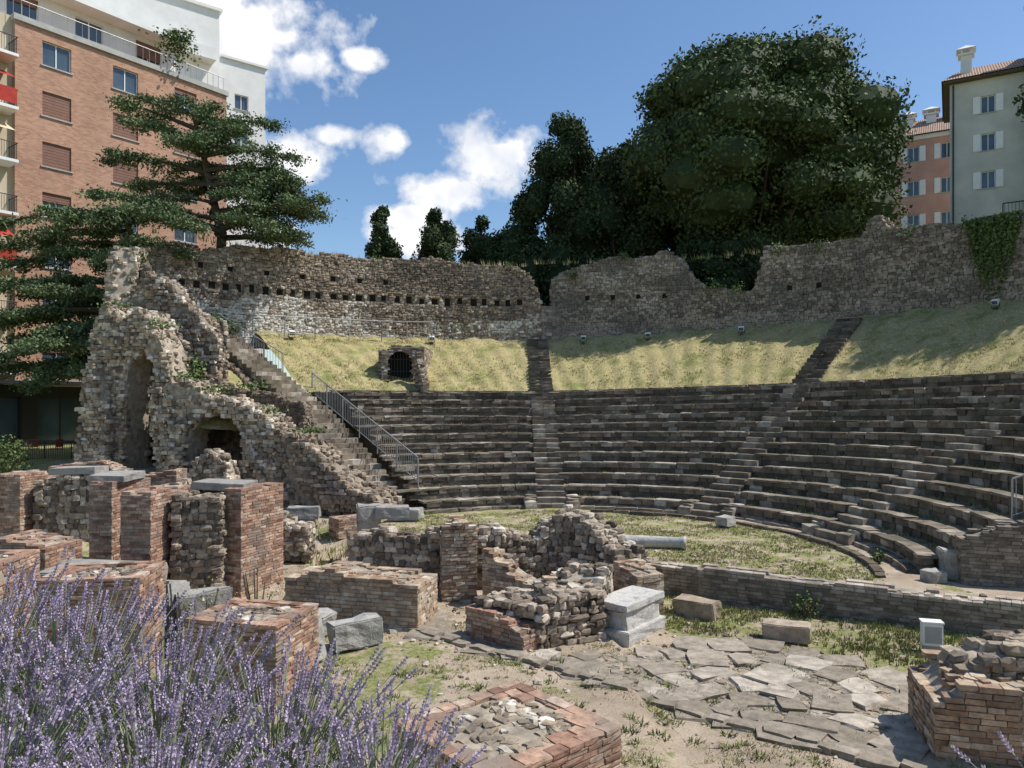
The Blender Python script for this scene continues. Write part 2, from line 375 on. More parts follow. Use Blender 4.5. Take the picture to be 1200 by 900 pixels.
for i in range(NR):
    R=R0+i*TR; 
    for crs in range(2):
        a=-18.
        while a<122.5:
            l=U(.25,.6); da=math.degrees(l/R); am=a+da/2
            if not inaisle(am,R):
                f=zfac(am); z0=(i*RI+crs*RI*.5)*f; x,y=pol(R+.13+U(-.015,.015)+(.04 if crs==0 else 0),am)
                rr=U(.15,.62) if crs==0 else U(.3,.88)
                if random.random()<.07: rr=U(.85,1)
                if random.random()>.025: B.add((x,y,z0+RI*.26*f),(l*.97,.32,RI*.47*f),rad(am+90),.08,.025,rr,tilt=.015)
            a+=da
    a=-18.
    while a<122.5:
        l=U(.4,1.0); da=math.degrees(l/R); am=a+da/2
        if not inaisle(am,R) and random.random()<.9:
            f=zfac(am); x,y=pol(R+.17+U(-.03,.03),am)
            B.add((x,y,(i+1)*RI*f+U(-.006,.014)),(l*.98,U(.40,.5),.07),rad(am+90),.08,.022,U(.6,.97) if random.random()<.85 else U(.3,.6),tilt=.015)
        a+=da
a=-18.
while a<122.5:
    l=U(.3,.7); da=math.degrees(l/R1); am=a+da/2
    x,y=pol(R1+.15,am); B.add((x,y,4.5*zfac(am)+.02),(l*.95,.35,.16),rad(am+90),.2,.04,U(.2,.8)); a+=da
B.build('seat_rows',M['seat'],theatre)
B=Stones()
for t in aisles:
    for j in range(24):
        R=R0+(j-1)*TR/2; f=zfac(t); z=(j+1)*RI/2*f
        for q in (-.28,.28):
            x,y=pol(R+TR*.28,t); x+=-math.sin(rad(t))*q; y+=math.cos(rad(t))*q
            B.add((x,y,z-.11),(.56,TR*.6,.22),rad(t+90),.06,.02,U(.4,.97),tilt=.015)
    for sg in (-1,1):
        for j in range(3):
            x,y=pol(R0-.35+j*.35,t); x+=-math.sin(rad(t))*sg*.8;y+=math.cos(rad(t))*sg*.8
            B.add((x,y,.12+j*.08),(.45,.4,.35),rad(t+90)+U(-.2,.2),.12,.04,U(.7,1))
    if t>20:
        for j in range(17):
            R=R1+.2+j*(R2-.3-R1)/17; z=zslope(R,t)+.13
            for q in (-.3,.3):
                x,y=pol(R,t); x+=-math.sin(rad(t))*q; y+=math.cos(rad(t))*q
                B.add((x,y,z-.08),(.6,.32,.24),rad(t+90),.12,.03,U(.2,.7))
B.build('aisle_stairs',M['seat'],theatre)
B=Stones(); a=-24.
while a<75:
    l=U(.3,.6); da=math.degrees(l/7.5); x,y=pol(7.5,a+da/2); B.add((x,y,.02),(l*.95,.22,.14),rad(a+da/2+90),.15,.04,U(.2,.8)); a+=da
a=-18.
while a<122:
    l=U(.4,.9); da=math.degrees(l/8.3); x,y=pol(8.3,a+da/2); B.add((x,y,.03),(l*.95,.4,.16),rad(a+da/2+90),.1,.025,U(.4,.95)); a+=da
B.build('orchestra_kerb',M['seat'],theatre)
x0,y0=pol(9.1,-20); x1,y1=pol(20,-20)
ruin('retaining_wall',[(x0,y0),(x1,y1)],.6,-.6,[(0,.95),(.25,1.9),(1,5.4)],'ybrick',M['wall2'],jag=.05,rndf=lambda x,y,z:U(.12,.6))
ruin('stage_wall',[(2.0,19.05),(4.5,17.6),(10.9,13.85)],.55,-.75,.1,'ybrick',M['wall2'],jag=.03,topflat=True,rndf=lambda x,y,z:U(.12,.7) if z<.0 else U(.6,1))

# ------------------------------------------------------------------ big back walls
def arc(a0,a1,R,st=1.0):
    n=max(2,int(abs(a1-a0)/st)+1); return [pol(R,a0+(a1-a0)*i/(n-1)) for i in range(n)]
def prof_arc(L,a0,a1):
    return sorted([((d-a0)/(a1-a0),z) for d,z in L])
def degof(x,y): 
    d=math.degrees(math.atan2(y-CY,x-CX)); return d+360 if d<-90 else d
HP=1.75
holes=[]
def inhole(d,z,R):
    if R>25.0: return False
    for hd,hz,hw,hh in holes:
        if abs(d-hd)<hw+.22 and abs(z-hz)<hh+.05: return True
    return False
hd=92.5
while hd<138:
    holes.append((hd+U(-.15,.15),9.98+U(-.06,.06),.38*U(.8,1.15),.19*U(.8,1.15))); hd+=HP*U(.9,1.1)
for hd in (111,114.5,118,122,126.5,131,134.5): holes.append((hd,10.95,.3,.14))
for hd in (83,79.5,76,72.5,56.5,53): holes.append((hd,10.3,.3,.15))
def wr(x,y,z):
    d=degof(x,y); nn=mn.noise(Vector((x*.5,y*.5,z*.9)))
    w=.55*float(sst(108,126,d))*(1 if z<9.6+nn*.8 else .3)
    w+=.35*(1 if z<8.9+nn*.6 else 0)
    r=U(.15,.85)+nn*.3
    if z>10.3: r*=.85
    return min(1,max(.12,r+w*U(.4,1.1)))
w1=ruin('ruined_wall',arc(143,89.4,25.1),1.3,lambda f:7.0 if f>.25 else 3.5,prof_arc([(143,10.9),(141,11.5),(135,11.7),(128,12.3),(120,12.3),(112,12.2),(105,12.5),(98,12.2),(93,12.2),(91.3,11.7),(90.2,10.9),(89.4,9.9)],143,89.4),
     'fine',M['wall'],jag=.12,skip=lambda x,y,z:inhole(degof(x,y),z,math.hypot(x-CX,y-CY)),rndf=wr,inset=.13,seed=2.)
def wr2(x,y,z):
    nn=mn.noise(Vector((x*.4,y*.4,z*.8)))
    r=U(.15,.85)+nn*.35
    if z<9.0+nn*.5: r=U(.5,.8)
    return min(1,max(.12,r))
w2=ruin('ruined_wall',arc(88.0,20,25.4),1.3,6.9,prof_arc([(88,11.4),(86,11.9),(80,12.7),(76,12.6),(72,12.9),(70,12.3),(69,11.5),(67,10.6),(61,10.3),(60,11.6),(59.4,12.7),(56,12.6),(52,12.5),(48,12.6),(47,13.4),(46,13.6),(45.2,12.8),(40,12.6),(30,12.1),(20,12)],88,20),
     'fine',M['wall2'],jag=.09,rndf=wr2,seed=5.,skip=lambda x,y,z:inhole(degof(x,y),z,math.hypot(x-CX,y-CY)-.3),inset=.09)
def hole_shade_boxes(name,L,Rf,parent):  # solid black boxes paint the shade of the wall holes
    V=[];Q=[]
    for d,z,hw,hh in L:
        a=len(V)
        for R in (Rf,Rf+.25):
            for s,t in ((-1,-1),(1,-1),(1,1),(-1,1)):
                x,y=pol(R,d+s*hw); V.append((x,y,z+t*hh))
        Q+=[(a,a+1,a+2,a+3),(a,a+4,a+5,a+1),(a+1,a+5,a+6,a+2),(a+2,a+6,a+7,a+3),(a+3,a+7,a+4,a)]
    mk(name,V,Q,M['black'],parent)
hole_shade_boxes('putlog_hole_shade',[h for h in holes if h[0]>89],24.565,w1)
hole_shade_boxes('putlog_hole_shade',[h for h in holes if h[0]<89],24.825,w2)
ruin('ruined_wall',[pol(24.5,89.6),pol(25.0,87.4)],.6,7.0,9.7,'block',M['wall2'],jag=.1)

# ------------------------------------------------------------------ left substructure
sub=empty('ruined_vaults')
def archzb(f0,f1,zlo,zspring,rise,er=0.):
    def g(f):
        if f0<f<f1:
            t=(f-f0)/(f1-f0)*2-1; return zspring+rise*math.sqrt(max(0,1-abs(t)**2.2))+er*snoise(f*30,2.)
        return zlo
    return g
ruin('tower',[(-17.1,30.6),(-12.9,29.6)],1.7,archzb(.44,.76,.4,4.6,1.4,.25),[(0,4.6),(.08,6.6),(.22,7.9),(.5,7.4),(.62,7.7),(.8,6.3),(.93,4.9),(1,3.6)],'fine',M['lightrub'],sub,jag=.3,seed=1.,step=.1,rough=.28)
ruin('tower_buttress',[(-17.3,29.7),(-15.8,29.4)],.9,.3,[(0,1.5),(.2,3.4),(.6,5.6),(1,3.4)],'fine',M['lightrub'],sub,jag=.3,seed=21.,rough=.22)
ruin('tower_back',[(-17.4,32.4),(-12.5,32.0)],1.0,.3,[(0,7),(.3,9.6),(.6,9.0),(1,6.6)],'fine',M['wall'],sub,jag=.3,seed=3.,rough=.2)
ruin('tower_side',[(-16.9,30.9),(-17.6,34.6)],1.2,.3,[(0,6.8),(.35,8.6),(.6,10.9),(1,11.2)],'fine',M['lightrub'],sub,jag=.2,seed=4.,rough=.2)
ruin('upper_wall',[(-16.9,33.6),(-15.2,34.8),(-14.2,36.2)],1.2,2,[(0,10.2),(.2,8.9),(.5,8.1),(1,7.9)],'fine',M['lightrub'],sub,jag=.2,seed=14.,rough=.2)
ruin('vault_front',[(-13.2,28.9),(-8.7,28.2)],1.6,archzb(.22,.72,.3,2.2,1.4,.2),[(0,4.3),(.15,4.9),(.35,4.3),(.6,4.2),(.8,3.7),(1,3.2)],'fine',M['lightrub'],sub,jag=.22,seed=6.,step=.1,rough=.25)
ruin('vault_back',[(-13.2,31.4),(-8.4,30.6)],.8,.2,[(0,5.2),(.5,4.4),(1,4)],'rubble',M['wall'],sub,jag=.2,seed=7.,rndf=lambda x,y,z:U(.12,.5))
ruin('vault_mid',[(-11.6,27.2),(-10.1,27.0)],1.0,.3,[(0,1.4),(.4,2.3),(.8,2.1),(1,1.4)],'fine',M['lightrub'],sub,jag=.2,seed=8.,rough=.15)
ruin('sloping_wall',[(-9.2,28.4),(-6.4,27.0),(-4.3,26.2)],1.4,0,[(0,3.3),(.25,2.9),(.55,1.9),(.8,1.0),(1,.45)],'fine',M['wall'],sub,jag=.2,seed=9.,rough=.25,rndf=lambda x,y,z:U(.12,.85))
SP=Path([(-4.4,27.6),(-9.0,32.6),(-14.6,36.6)])
SZ=[(0,.15),(.45,3.5),(1,7.5)]
ruin('stair_flank',[(-4.9,27.2),(-9.8,32.2),(-15.2,36.2)],1.0,0,[(0,.2),(.45,3.3),(1,7.3)],'fine',M['wall'],sub,jag=.08,seed=10.,rndf=lambda x,y,z:U(.12,.6),rough=.1)
def patch(name,cx,cy,rx,ry,z,mat,amp=.3,parent=None,tilt=(0,0)):
    n=28;m=8
    g=[]
    for k in range(m+1):
        for i in range(n):
            t=2*math.pi*i/n; r=k/m; rr=r*(1+.12*math.sin(3*t+cx)+.07*math.sin(7*t))
            g.append((cx+rx*rr*math.cos(t),cy+ry*rr*math.sin(t),z+amp*(1-r*r)+.04*math.sin(9*t*r+k)+tilt[0]*rx*rr*math.cos(t)+tilt[1]*ry*rr*math.sin(t)))
    Q=[]
    for k in range(m):
        for i in range(n): Q.append((k*n+i,(k+1)*n+i,(k+1)*n+(i+1)%n,k*n+(i+1)%n))
    return mk(name,g,Q,mat,parent,rnd=np.full(len(g),.5),smooth=True)
patch('earth_fill',-11.6,31.0,3.2,2.6,3.6,M['slope'],.6,sub,tilt=(-.25,.2))
patch('earth_bank',-13.0,34.0,2.8,2.4,4.9,M['slope'],.6,sub,tilt=(-.3,.25))
stairs=empty('stone_staircase'); B=Stones(); N=38
for j in range(N):
    q=SP.L*(j+.5)/N; x,y,dx,dy,f=SP.at(q); z=float(np.interp(f,[a for a,_ in SZ],[b for _,b in SZ]))+.1
    for o in (-.55,0,.55):
        B.add((x+dy*o,y-dx*o,z-.2),(.40,.56,.45),math.atan2(dy,dx),.06,.015,U(.5,.97),tilt=.01)
B.build('steps',M['seat'],stairs)
V=[];Q=[]
for i in range(11):
    x,y,dx,dy,f=SP.at(SP.L*i/10); z=float(np.interp(f,[a for a,_ in SZ],[b for _,b in SZ]))-.2
    V+=[(x+dy*.85,y-dx*.85,-.5),(x+dy*.85,y-dx*.85,z),(x-dy*.85,y+dx*.85,z),(x-dy*.85,y+dx*.85,-.5)]
for i in range(10):
    for k in range(4): k2=(k+1)%4; Q.append((i*4+k,i*4+4+k,i*4+4+k2,i*4+k2))
mk('stair_core',V,Q,M['seat'],stairs,rnd=np.full(len(V),.3))
def railing(name,pts,h=1.05,mat=None,bal=0.16,nr=2):
    pts=[Vector(p) for p in pts]; segs=[]; e=empty(name)
    for a,b in zip(pts[:-1],pts[1:]):
        L=(b-a).length; n=max(1,int(round(L/1.5))); up=Vector((0,0,h))
        segs.append((a+up,b+up,.028,.028)); segs.append((a+up*.15,b+up*.15,.016,.016))
        for i in range(n+1):
            p=a.lerp(b,i/n); segs.append((p-Vector((0,0,.1)),p+up,.028,.028))
        if bal:
            m=int(L/bal)
            for i in range(m): p=a.lerp(b,(i+.5)/m); segs.append((p+up*.15,p+up,.011,.011))
    tubes('rails',segs,mat or M['metal'],e,5); return e
railing('metal_railing',[(-3.5,27.6,.9),(-9.3,34.4,4.35)])
railing('metal_railing',[(-10.9,35.2,5.3),(-15.3,37.4,7.7)],bal=.2)
railing('metal_railing',[pol(23.6,129)+(7.5,),pol(23.6,121)+(7.55,),pol(23.6,112)+(7.55,),pol(23.6,105)+(7.6,)],bal=0)
railing('metal_railing',[(11.5,17.0,1.25),(13.0,16.6,1.9)],h=1.0)

por=empty('arched_doorway')
ruin('arch',[(-6.6,37.35),(-4.7,37.75)],.5,archzb(.16,.80,4.3,6.0,.6),[(0,6.4),(.3,6.85),(.7,6.9),(1,6.8)],'ybrick',M['wall'],por,jag=.05,step=.08)
ruin('cheek_wall',[(-4.75,37.3),(-4.2,36.2)],.35,4.3,[(0,6.6),(1,4.9)],'ybrick',M['wall'],por,jag=.04)
ruin('side_wall',[(-4.7,37.9),(-4.6,41.2)],.4,4.4,6.9,'ybrick',M['wall'],por,jag=.03)
ruin('inner_wall',[(-6.6,37.6),(-6.5,41.2)],.4,4.4,6.7,'ybrick',M['wall'],por,jag=.03)
boxes('passage_shade_panel',[(-6.4,-4.9,37.85,37.95,4.3,6.65)],M['black'],por)  # flat black panel stands in for the darkness behind the arch
tubes('gate_bars',[((-6.25+i*.15,37.35+i*.03,4.5),(-6.25+i*.15,37.35+i*.03,6.5),.018,.018) for i in range(9)]+[((-6.3,37.33,z),(-4.95,37.63,z),.02,.02) for z in (4.9,5.6,6.2)],M['dark'],por)

# ------------------------------------------------------------------ stage ruins
g=lambda x,y: float(hgt(x,y))
BR=M['brick'];RB=M['rubble'];YB=M['ybrick']
ruin('ruined_low_wall',[(-4.55,15.75),(-1.7,15.0)],1.1,-.7,[(0,.35),(.3,.6),(.7,.5),(1,.35)],'ybrick',YB,jag=.08,seed=1.1,rndf=lambda x,y,z:U(.3,1) if z<.3 else U(.12,.9))
ruin('brick_pier',[(-1.65,17.0),(-.85,17.15)],.7,-.7,[(0,1.05),(.5,1.3),(1,1.1)],'ybrick',YB,jag=.08,rough=.04)
ruin('rubble_wall',[(-3.9,18.2),(-1.6,17.6)],.7,-.6,[(0,.8),(.3,1.0),(.6,.7),(1,1.0)],'rubble',RB,jag=.15,seed=4.)
ruin('rubble_wall',[(-.85,18.3),(.3,18.4),(1.3,18.6),(2.2,18.0),(2.75,17.0)],.9,-.7,[(0,.9),(.3,.75),(.5,1.25),(.7,1.05),(1,.55)],'rubble',RB,jag=.16,seed=2.,rough=.08)
ruin('ruined_apse',[(-.5,16.8),(.5,16.1),(1.6,16.3)],.6,-.7,[(0,.7),(.5,.1),(1,.3)],'ybrick',YB,jag=.1,seed=3.)
ruin('rubble_wall',[(-.35,14.6),(.5,14.1),(1.3,14.5),(1.6,15.4)],1.1,-.7,[(0,.25),(.3,.15),(.6,.45),(1,.65)],'rubble',RB,jag=.16,seed=6.,rough=.1)
ruin('ruined_brick_wall',[(-.75,14.3),(.35,13.4)],.45,-.75,[(0,.1),(.5,.05),(1,-.15)],'ybrick',BR,jag=.08,seed=7.)
ruin('rubble_wall',[(2.6,16.9),(3.0,16.0)],.7,-.7,[(0,.4),(1,.25)],'ybrick',YB,jag=.06)
def slab(name,c,s,yaw,rnd=.6,mat='lime',tilt=.03):
    bm=bmesh.new(); bmesh.ops.create_cube(bm,size=1)
    bmesh.ops.scale(bm,vec=s,verts=bm.verts)
    for v in bm.verts: v.co+=Vector((U(-1,1),U(-1,1),U(-1,1)))*min(s)*.09
    bmesh.ops.bevel(bm,geom=bm.edges[:],offset=min(s)*.06,segments=2,affect='EDGES')
    for _ in range(2):
        bmesh.ops.subdivide_edges(bm,edges=[e for e in bm.edges if e.calc_length()>.10],cuts=1,use_grid_fill=True)
    bm.normal_update(); o_=Vector((U(0,50),U(0,50),0)); am=min(.06,min(s)*.13)
    for v in bm.verts: v.co+=v.normal*(mn.noise(v.co*3.5+o_)*am+mn.noise(v.co*11+o_)*am*.45)
    bmesh.ops.triangulate(bm,faces=[f for f in bm.faces if len(f.verts)>4])
    me=bpy.data.meshes.new(name); bm.to_mesh(me); bm.free(); me.materials.append(M[mat])
    a=me.attributes.new('rnd','FLOAT','POINT'); a.data.foreach_set('value',[rnd]*len(me.vertices))
    o=bpy.data.objects.new(name,me); o.location=c; o.rotation_euler=(U(-tilt,tilt),U(-tilt,tilt),yaw); link(o)
    return o
mb=empty('marble_pedestal')
for c,s in (((2.35,14.75,-.5),(1.5,.8,.3)),((2.35,14.78,-.16),(1.34,.64,.40)),((2.35,14.8,.09),(1.5,.78,.13))):
    o=slab('course',c,s,rad(50),1.0,tilt=.004); o.parent=mb
slab('stone_block',(-4.05,20.9,.35),(.7,.6,1.5),rad(12),.4)
slab('stone_block',(-3.35,20.7,.95),(.95,.6,.3),rad(8),.3)
slab('stone_block',(-3.7,12.9,-.1),(.75,.5,.8),rad(-20),.5,tilt=.12)
slab('stone_block',(-2.9,13.7,-.25),(.95,.6,.45),rad(25),.6,tilt=.08)
slab('stone_block',(-3.9,14.3,-.25),(.8,.5,.45),rad(-15),.5,tilt=.08)
slab('stone_block',(-5.6,13.5,.05),(.9,.6,1.0),rad(30),.3,tilt=.12)
slab('stone_block',(-6.6,13.8,.1),(1.0,.7,1.1),rad(-10),.35,tilt=.1)
slab('stone_slab',(-8.3,15.0,.45),(2.1,1.1,.45),rad(-8),.25)
slab('stone_block',(-6.2,22.0,.75),(.95,.6,.35),rad(10),.2)
slab('stone_block',(-6.15,22.0,.2),(.5,.45,.8),rad(10),.4)
slab('stone_block',(-8.6,23.5,1.2),(1.3,.8,.4),rad(5),.15)
slab('stone_block',(-8.5,23.4,.5),(1.0,.7,1.0),rad(5),.4)
slab('stone_slab',(-6.95,17.9,2.02),(1.3,.8,.18),rad(-5),.15)
slab('stone_slab',(-10.3,19.3,2.08),(.9,1.2,.16),rad(3),.3)
slab('stone_slab',(-12.6,21.5,2.05),(1.3,.8,.2),rad(3),.4)
slab('stone_block',(-3.6,24.9,.25),(1.1,.6,.35),rad(-10),.5)
slab('stone_block',(4.0,16.0,-.45),(.9,.5,.4),rad(-35),.6,mat='wall')
slab('stone_block',(5.3,14.3,-.42),(.85,.4,.3),rad(-20),.7,mat='wall')
slab('stone_block',(10.1,16.9,.3),(.5,.5,.65),rad(-20),.5)
slab('stone_block',(9.4,16.5,.12),(.45,.35,.3),rad(15),.5)
slab('stone_block',(6.9,23.9,.2),(.6,.4,.3),rad(45),.6)
col=empty('fallen_column',(3.65,20.4,.17),rad(-12))
V=[];Q=[]
K=18
prf=[(-1.15,.0),(-1.15,.19),(-1.05,.19),(-1.02,.165),(0,.17),(1.0,.155),(1.03,.18),(1.12,.18),(1.12,0)]
for X,r in prf:
    for i in range(K): t=2*math.pi*i/K; V.append((X,r*math.cos(t),r*math.sin(t)))
for j in range(len(prf)-1):
    for i in range(K): Q.append((j*K+i,j*K+(i+1)%K,(j+1)*K+(i+1)%K,(j+1)*K+i))
mk('shaft',V,Q,M['lime'],col,rnd=np.full(len(V),.9),smooth=True)
def pier(name,cx,cy,w,d,yaw,zb,zt,mat=BR,fill=RB,wall=.30,seed=0,wear=.03):
    e=empty(name,(0,0,0)); c,s=math.cos(yaw),math.sin(yaw)
    L=lambda a,b:(cx+a*c-b*s,cy+a*s+b*c)
    w2=w/2;d2=d/2
    B=Stones()
    ch=.068
    k=.018
    V=[L(a*(w2-k),b*(d2-k))+(z,) for z in (zb,zt-.03) for a,b in ((-1,-1),(1,-1),(1,1),(-1,1))]
    B.core(V,[(0,3,2,1),(4,5,6,7),(0,1,5,4),(1,2,6,5),(2,3,7,6),(3,0,4,7)])
    z=zb;row=0
    while z<zt-.01:
        for i in range(4):
            ln_=w if i%2==0 else d; dp=.16
            ext=(row+i)%2; a0=-ln_/2+(0 if ext else dp); a1=ln_/2-(0 if ext else dp)
            q=a0
            while q<a1-.02:
                l=min(U(.20,.34),a1-q)
                if a1-q-l<.08: l=a1-q
                m=q+l/2; o=-dp/2+U(-.009,.009)
                px,py,yy=[(m,-d2-o,0),(w2+o,m,math.pi/2),(-m,d2+o,math.pi),(-w2-o,-m,-math.pi/2)][i]
                if random.random()>wear: B.add(L(px,py)+(z+ch/2,),(l-.010,dp,ch-U(.008,.018)),yaw+yy,.07,.02,U(.14,.97),tilt=.012)
                q+=l
        z+=ch;row+=1
    for i in range(4):
        ln_=w if i%2==0 else d; q=-ln_/2
        while q<ln_/2-.02:
            l=min(U(.16,.34),ln_/2-q); m=q+l/2; dp=U(.18,.36); o=-dp/2-U(0,.03)
            px,py,yy=[(m,-d2-o,0),(w2+o,m,math.pi/2),(-m,d2+o,math.pi),(-w2-o,-m,-math.pi/2)][i]
            if random.random()>.08: B.add(L(px,py)+(zt-.01+U(-.012,.012),),(l-.012,dp,.06),yaw+yy+U(-.07,.07),.12,.03,U(.14,.9),tilt=.03)
            q+=l
    B.build('brick_facing',mat,e)
    B=Stones()
    V=[L(a*(w2-.2),b*(d2-.2))+(zt-.012,) for a,b in ((-1,-1),(1,-1),(1,1),(-1,1))]
    B.core(V,[(0,1,2,3)])
    n=int((w-2*wall)*(d-2*wall)/.014)
    for i in range(max(n,4)):
        p=L(U(-w2+wall,w2-wall),U(-d2+wall,d2-wall)); B.add(p+(zt-.02+U(-.012,.015),),(U(.05,.22),U(.04,.15),U(.04,.07)),U(0,3),.3,.08,U(.12,.75) if random.random()<.85 else 1.0,tilt=.12)
    B.build('rubble_fill',fill,e); return e
pier('brick_pier',-.06,7.95,1.8,1.7,rad(41),-.8,.53,fill=M['lightrub'])
ruin('brick_pier',[(-8.3,16.3),(-8.15,18.3)],.7,-.7,1.98,'brick',BR,jag=.05,topflat=True)
ruin('rubble_wall',[(-7.8,17.4),(-6.7,17.5)],1.2,-.7,[(0,1.9),(.5,1.8),(1,1.9)],'rubble',RB,jag=.05,rndf=lambda x,y,z:U(.12,.8))
ruin('brick_pier',[(-6.5,17.2),(-5.95,18.6)],.5,-.7,1.98,'brick',BR,jag=.05,topflat=True)
ruin('brick_pier',[(-10.3,18.5),(-10.2,20.3)],.6,-.5,1.98,'brick',BR,jag=.05,topflat=True)
ruin('rubble_wall',[(-9.9,19.4),(-8.6,19.5)],.9,-.5,[(0,1.6),(1,1.9)],'rubble',RB,jag=.08)
ruin('brick_pier',[(-14.2,20.8),(-14.0,22.5)],.8,-.2,1.95,'brick',BR,jag=.05,topflat=True)
ruin('rubble_wall',[(-13.6,21.4),(-11.2,21.6)],.8,-.2,[(0,1.7),(.5,1.9),(1,2.0)],'rubble',RB,jag=.08)
ruin('ruined_brick_wall',[(-14.8,24.0),(-10.8,24.2)],.9,.2,[(0,1.9),(.4,2.1),(.7,1.6),(1,1.8)],'brick',BR,jag=.1)
ruin('ruined_brick_wall',[(-11.0,16.3),(-9.8,16.2)],1.2,-.4,[(0,1.1),(1,.9)],'brick',BR,jag=.05,topflat=True)
ruin('ruined_brick_wall',[(-8.3,21.2),(-5.7,20.9)],.8,-.4,[(0,1.6),(.5,1.0),(1,.5)],'rubble',RB,jag=.12)
ruin('ruined_brick_wall',[(-5.7,23.6),(-4.9,24.2)],.8,-.3,.3,'brick',BR,jag=.06)
pier('brick_pier',-6.85,12.4,1.6,1.3,rad(8),-.7,1.15,seed=3,wear=.05)
pier('brick_pier',-4.15,11.9,1.6,1.3,rad(-14),-.7,.62,seed=5,wear=.06)
pier('brick_pier',-9.2,12.8,1.3,1.3,rad(5),-.7,1.3,seed=6,wear=.05)
ruin('ruined_brick_pier',[(5.6,10.15),(6.5,9.9),(9.2,9.6)],1.4,-.8,[(0,.1),(.1,.38),(.4,.5),(1,.6)],'ybrick',YB,jag=.08,seed=2.,rndf=lambda x,y,z:U(.12,.85),rough=.04)
ruin('rubble_crown',[(6.0,10.15),(9.2,9.75)],.8,.3,[(0,.5),(.25,.78),(.6,.7),(1,.8)],'rubble',M['lightrub'],jag=.07,seed=5.,rndf=lambda x,y,z:U(.12,.8))
plat=Stones()
E0=np.array((-2.4,14.8));E1=np.array((4.95,9.3))
poly=[(-2.6,14.9),(4.9,9.4),(6.8,11.9),(6.2,12.9),(4.6,14.4),(2.4,13.6),(1.2,13.2),(.2,13.0),(-1.4,14.9),(-1.6,16)]
def inpoly(x,y,P):
    c=False;j=len(P)-1
    for i in range(len(P)):
        if (P[i][1]>y)!=(P[j][1]>y) and x<(P[j][0]-P[i][0])*(y-P[i][1])/(P[j][1]-P[i][1])+P[i][0]: c=not c
        j=i
    return c
n=0; placed=[]
tries=0
while n<1900 and tries<90000:
    tries+=1
    x,y=U(-3,7),U(9,16)
    if inpoly(x,y,poly):
        s=U(.5,1.1) if n<60 else (U(.22,.5) if n<330 else U(.06,.2))
        if n<330 and any(math.hypot(x-a,y-b)<(s+t)*.40 for a,b,t in placed):
            if tries<45000: continue
            n=330; continue
        if n<330: placed.append((x,y,s))
        plat.add((x,y,g(x,y)-.02+U(-.008,.010)+(0 if n<330 else -.012)),(s,s*U(.65,.95),.13 if n<330 else .08),U(0,3.1),.14,.04,U(.25,.9) if n<330 else U(.1,.7),tilt=.015); n+=1
L=np.linalg.norm(E1-E0);s=0;d=(E1-E0)/L
while s<L:
    l=U(.15,.5); p=E0+d*(s+l/2); plat.add((p[0]+U(-.04,.04),p[1]+U(-.04,.04),g(p[0],p[1])+.0),(l*.93,U(.16,.28),.16),math.atan2(d[1],d[0])+U(-.12,.12),.2,.045,U(.1,.6),tilt=.06); s+=l
plat.build('stone_paving',M['paving'])
B=Stones()
for i in range(1900):
    x,y=U(-11,10),U(7,20)
    if random.random()<.45: x,y=random.gauss(.8,1.8),random.gauss(14.8,1.6)
    s=abs(random.gauss(0,.03))+.015
    B.add((x,y,g(x,y)+s*.1),(s*1.3,s,s*.8),U(0,3),.4,.08,U(.2,1),tilt=.3)
B.build('scattered_stones',M['rubble'])

# ------------------------------------------------------------------ small furniture
def box_post(name,x,y,z,w,d,h):
    e=empty(name,(x,y,z),rad(-15))
    boxes('cabinet',[(-w/2,w/2,-d/2,d/2,.08,h)],M['wpaint'],e,.02); boxes('door_seam',[(-w/2+.03,w/2-.03,-d/2-.006,-d/2-.001,.14,h-.06)],M['concrete'],e)
    boxes('plinth',[(-w/2+.03,w/2-.03,-d/2+.03,d/2-.03,-.05,.08)],M['concrete'],e); boxes('lid',[(-w/2-.015,w/2+.015,-d/2-.015,d/2+.015,h,h+.03)],M['wpaint'],e)
box_post('electrical_box',7.8,13.75,-.58,.34,.22,.5)
box_post('electrical_box',-17.6,26.6,1.1,.6,.3,.4)
def flood(x,y,z,yaw):
    e=empty('floodlight',(x,y,z),yaw)
    boxes('base',[(-.08,.08,-.08,.08,-.1,.02)],M['dark'],e)
    tubes('bracket',[((-.17,0,.02),(-.17,0,.25),.015,.015),((.17,0,.02),(.17,0,.25),.015,.015),((-.17,0,.02),(.17,0,.02),.015,.015)],M['dark'],e)
    o=boxes('housing',[(-.15,.15,-.1,.1,-.11,.11)],M['wpaint'],e,.02); o.location=(0,0,.27); o.rotation_euler=(rad(25),0,0)
    o=boxes('lens',[(-.12,.12,-.108,-.102,-.08,.08)],M['glass'],e); o.location=(0,0,.27); o.rotation_euler=(rad(25),0,0)
for d in (124,105,83.5,74.5,62,33):
    x,y=pol(23.7,d); flood(x,y,zslope(23.7,d)+.05,rad(d-90))

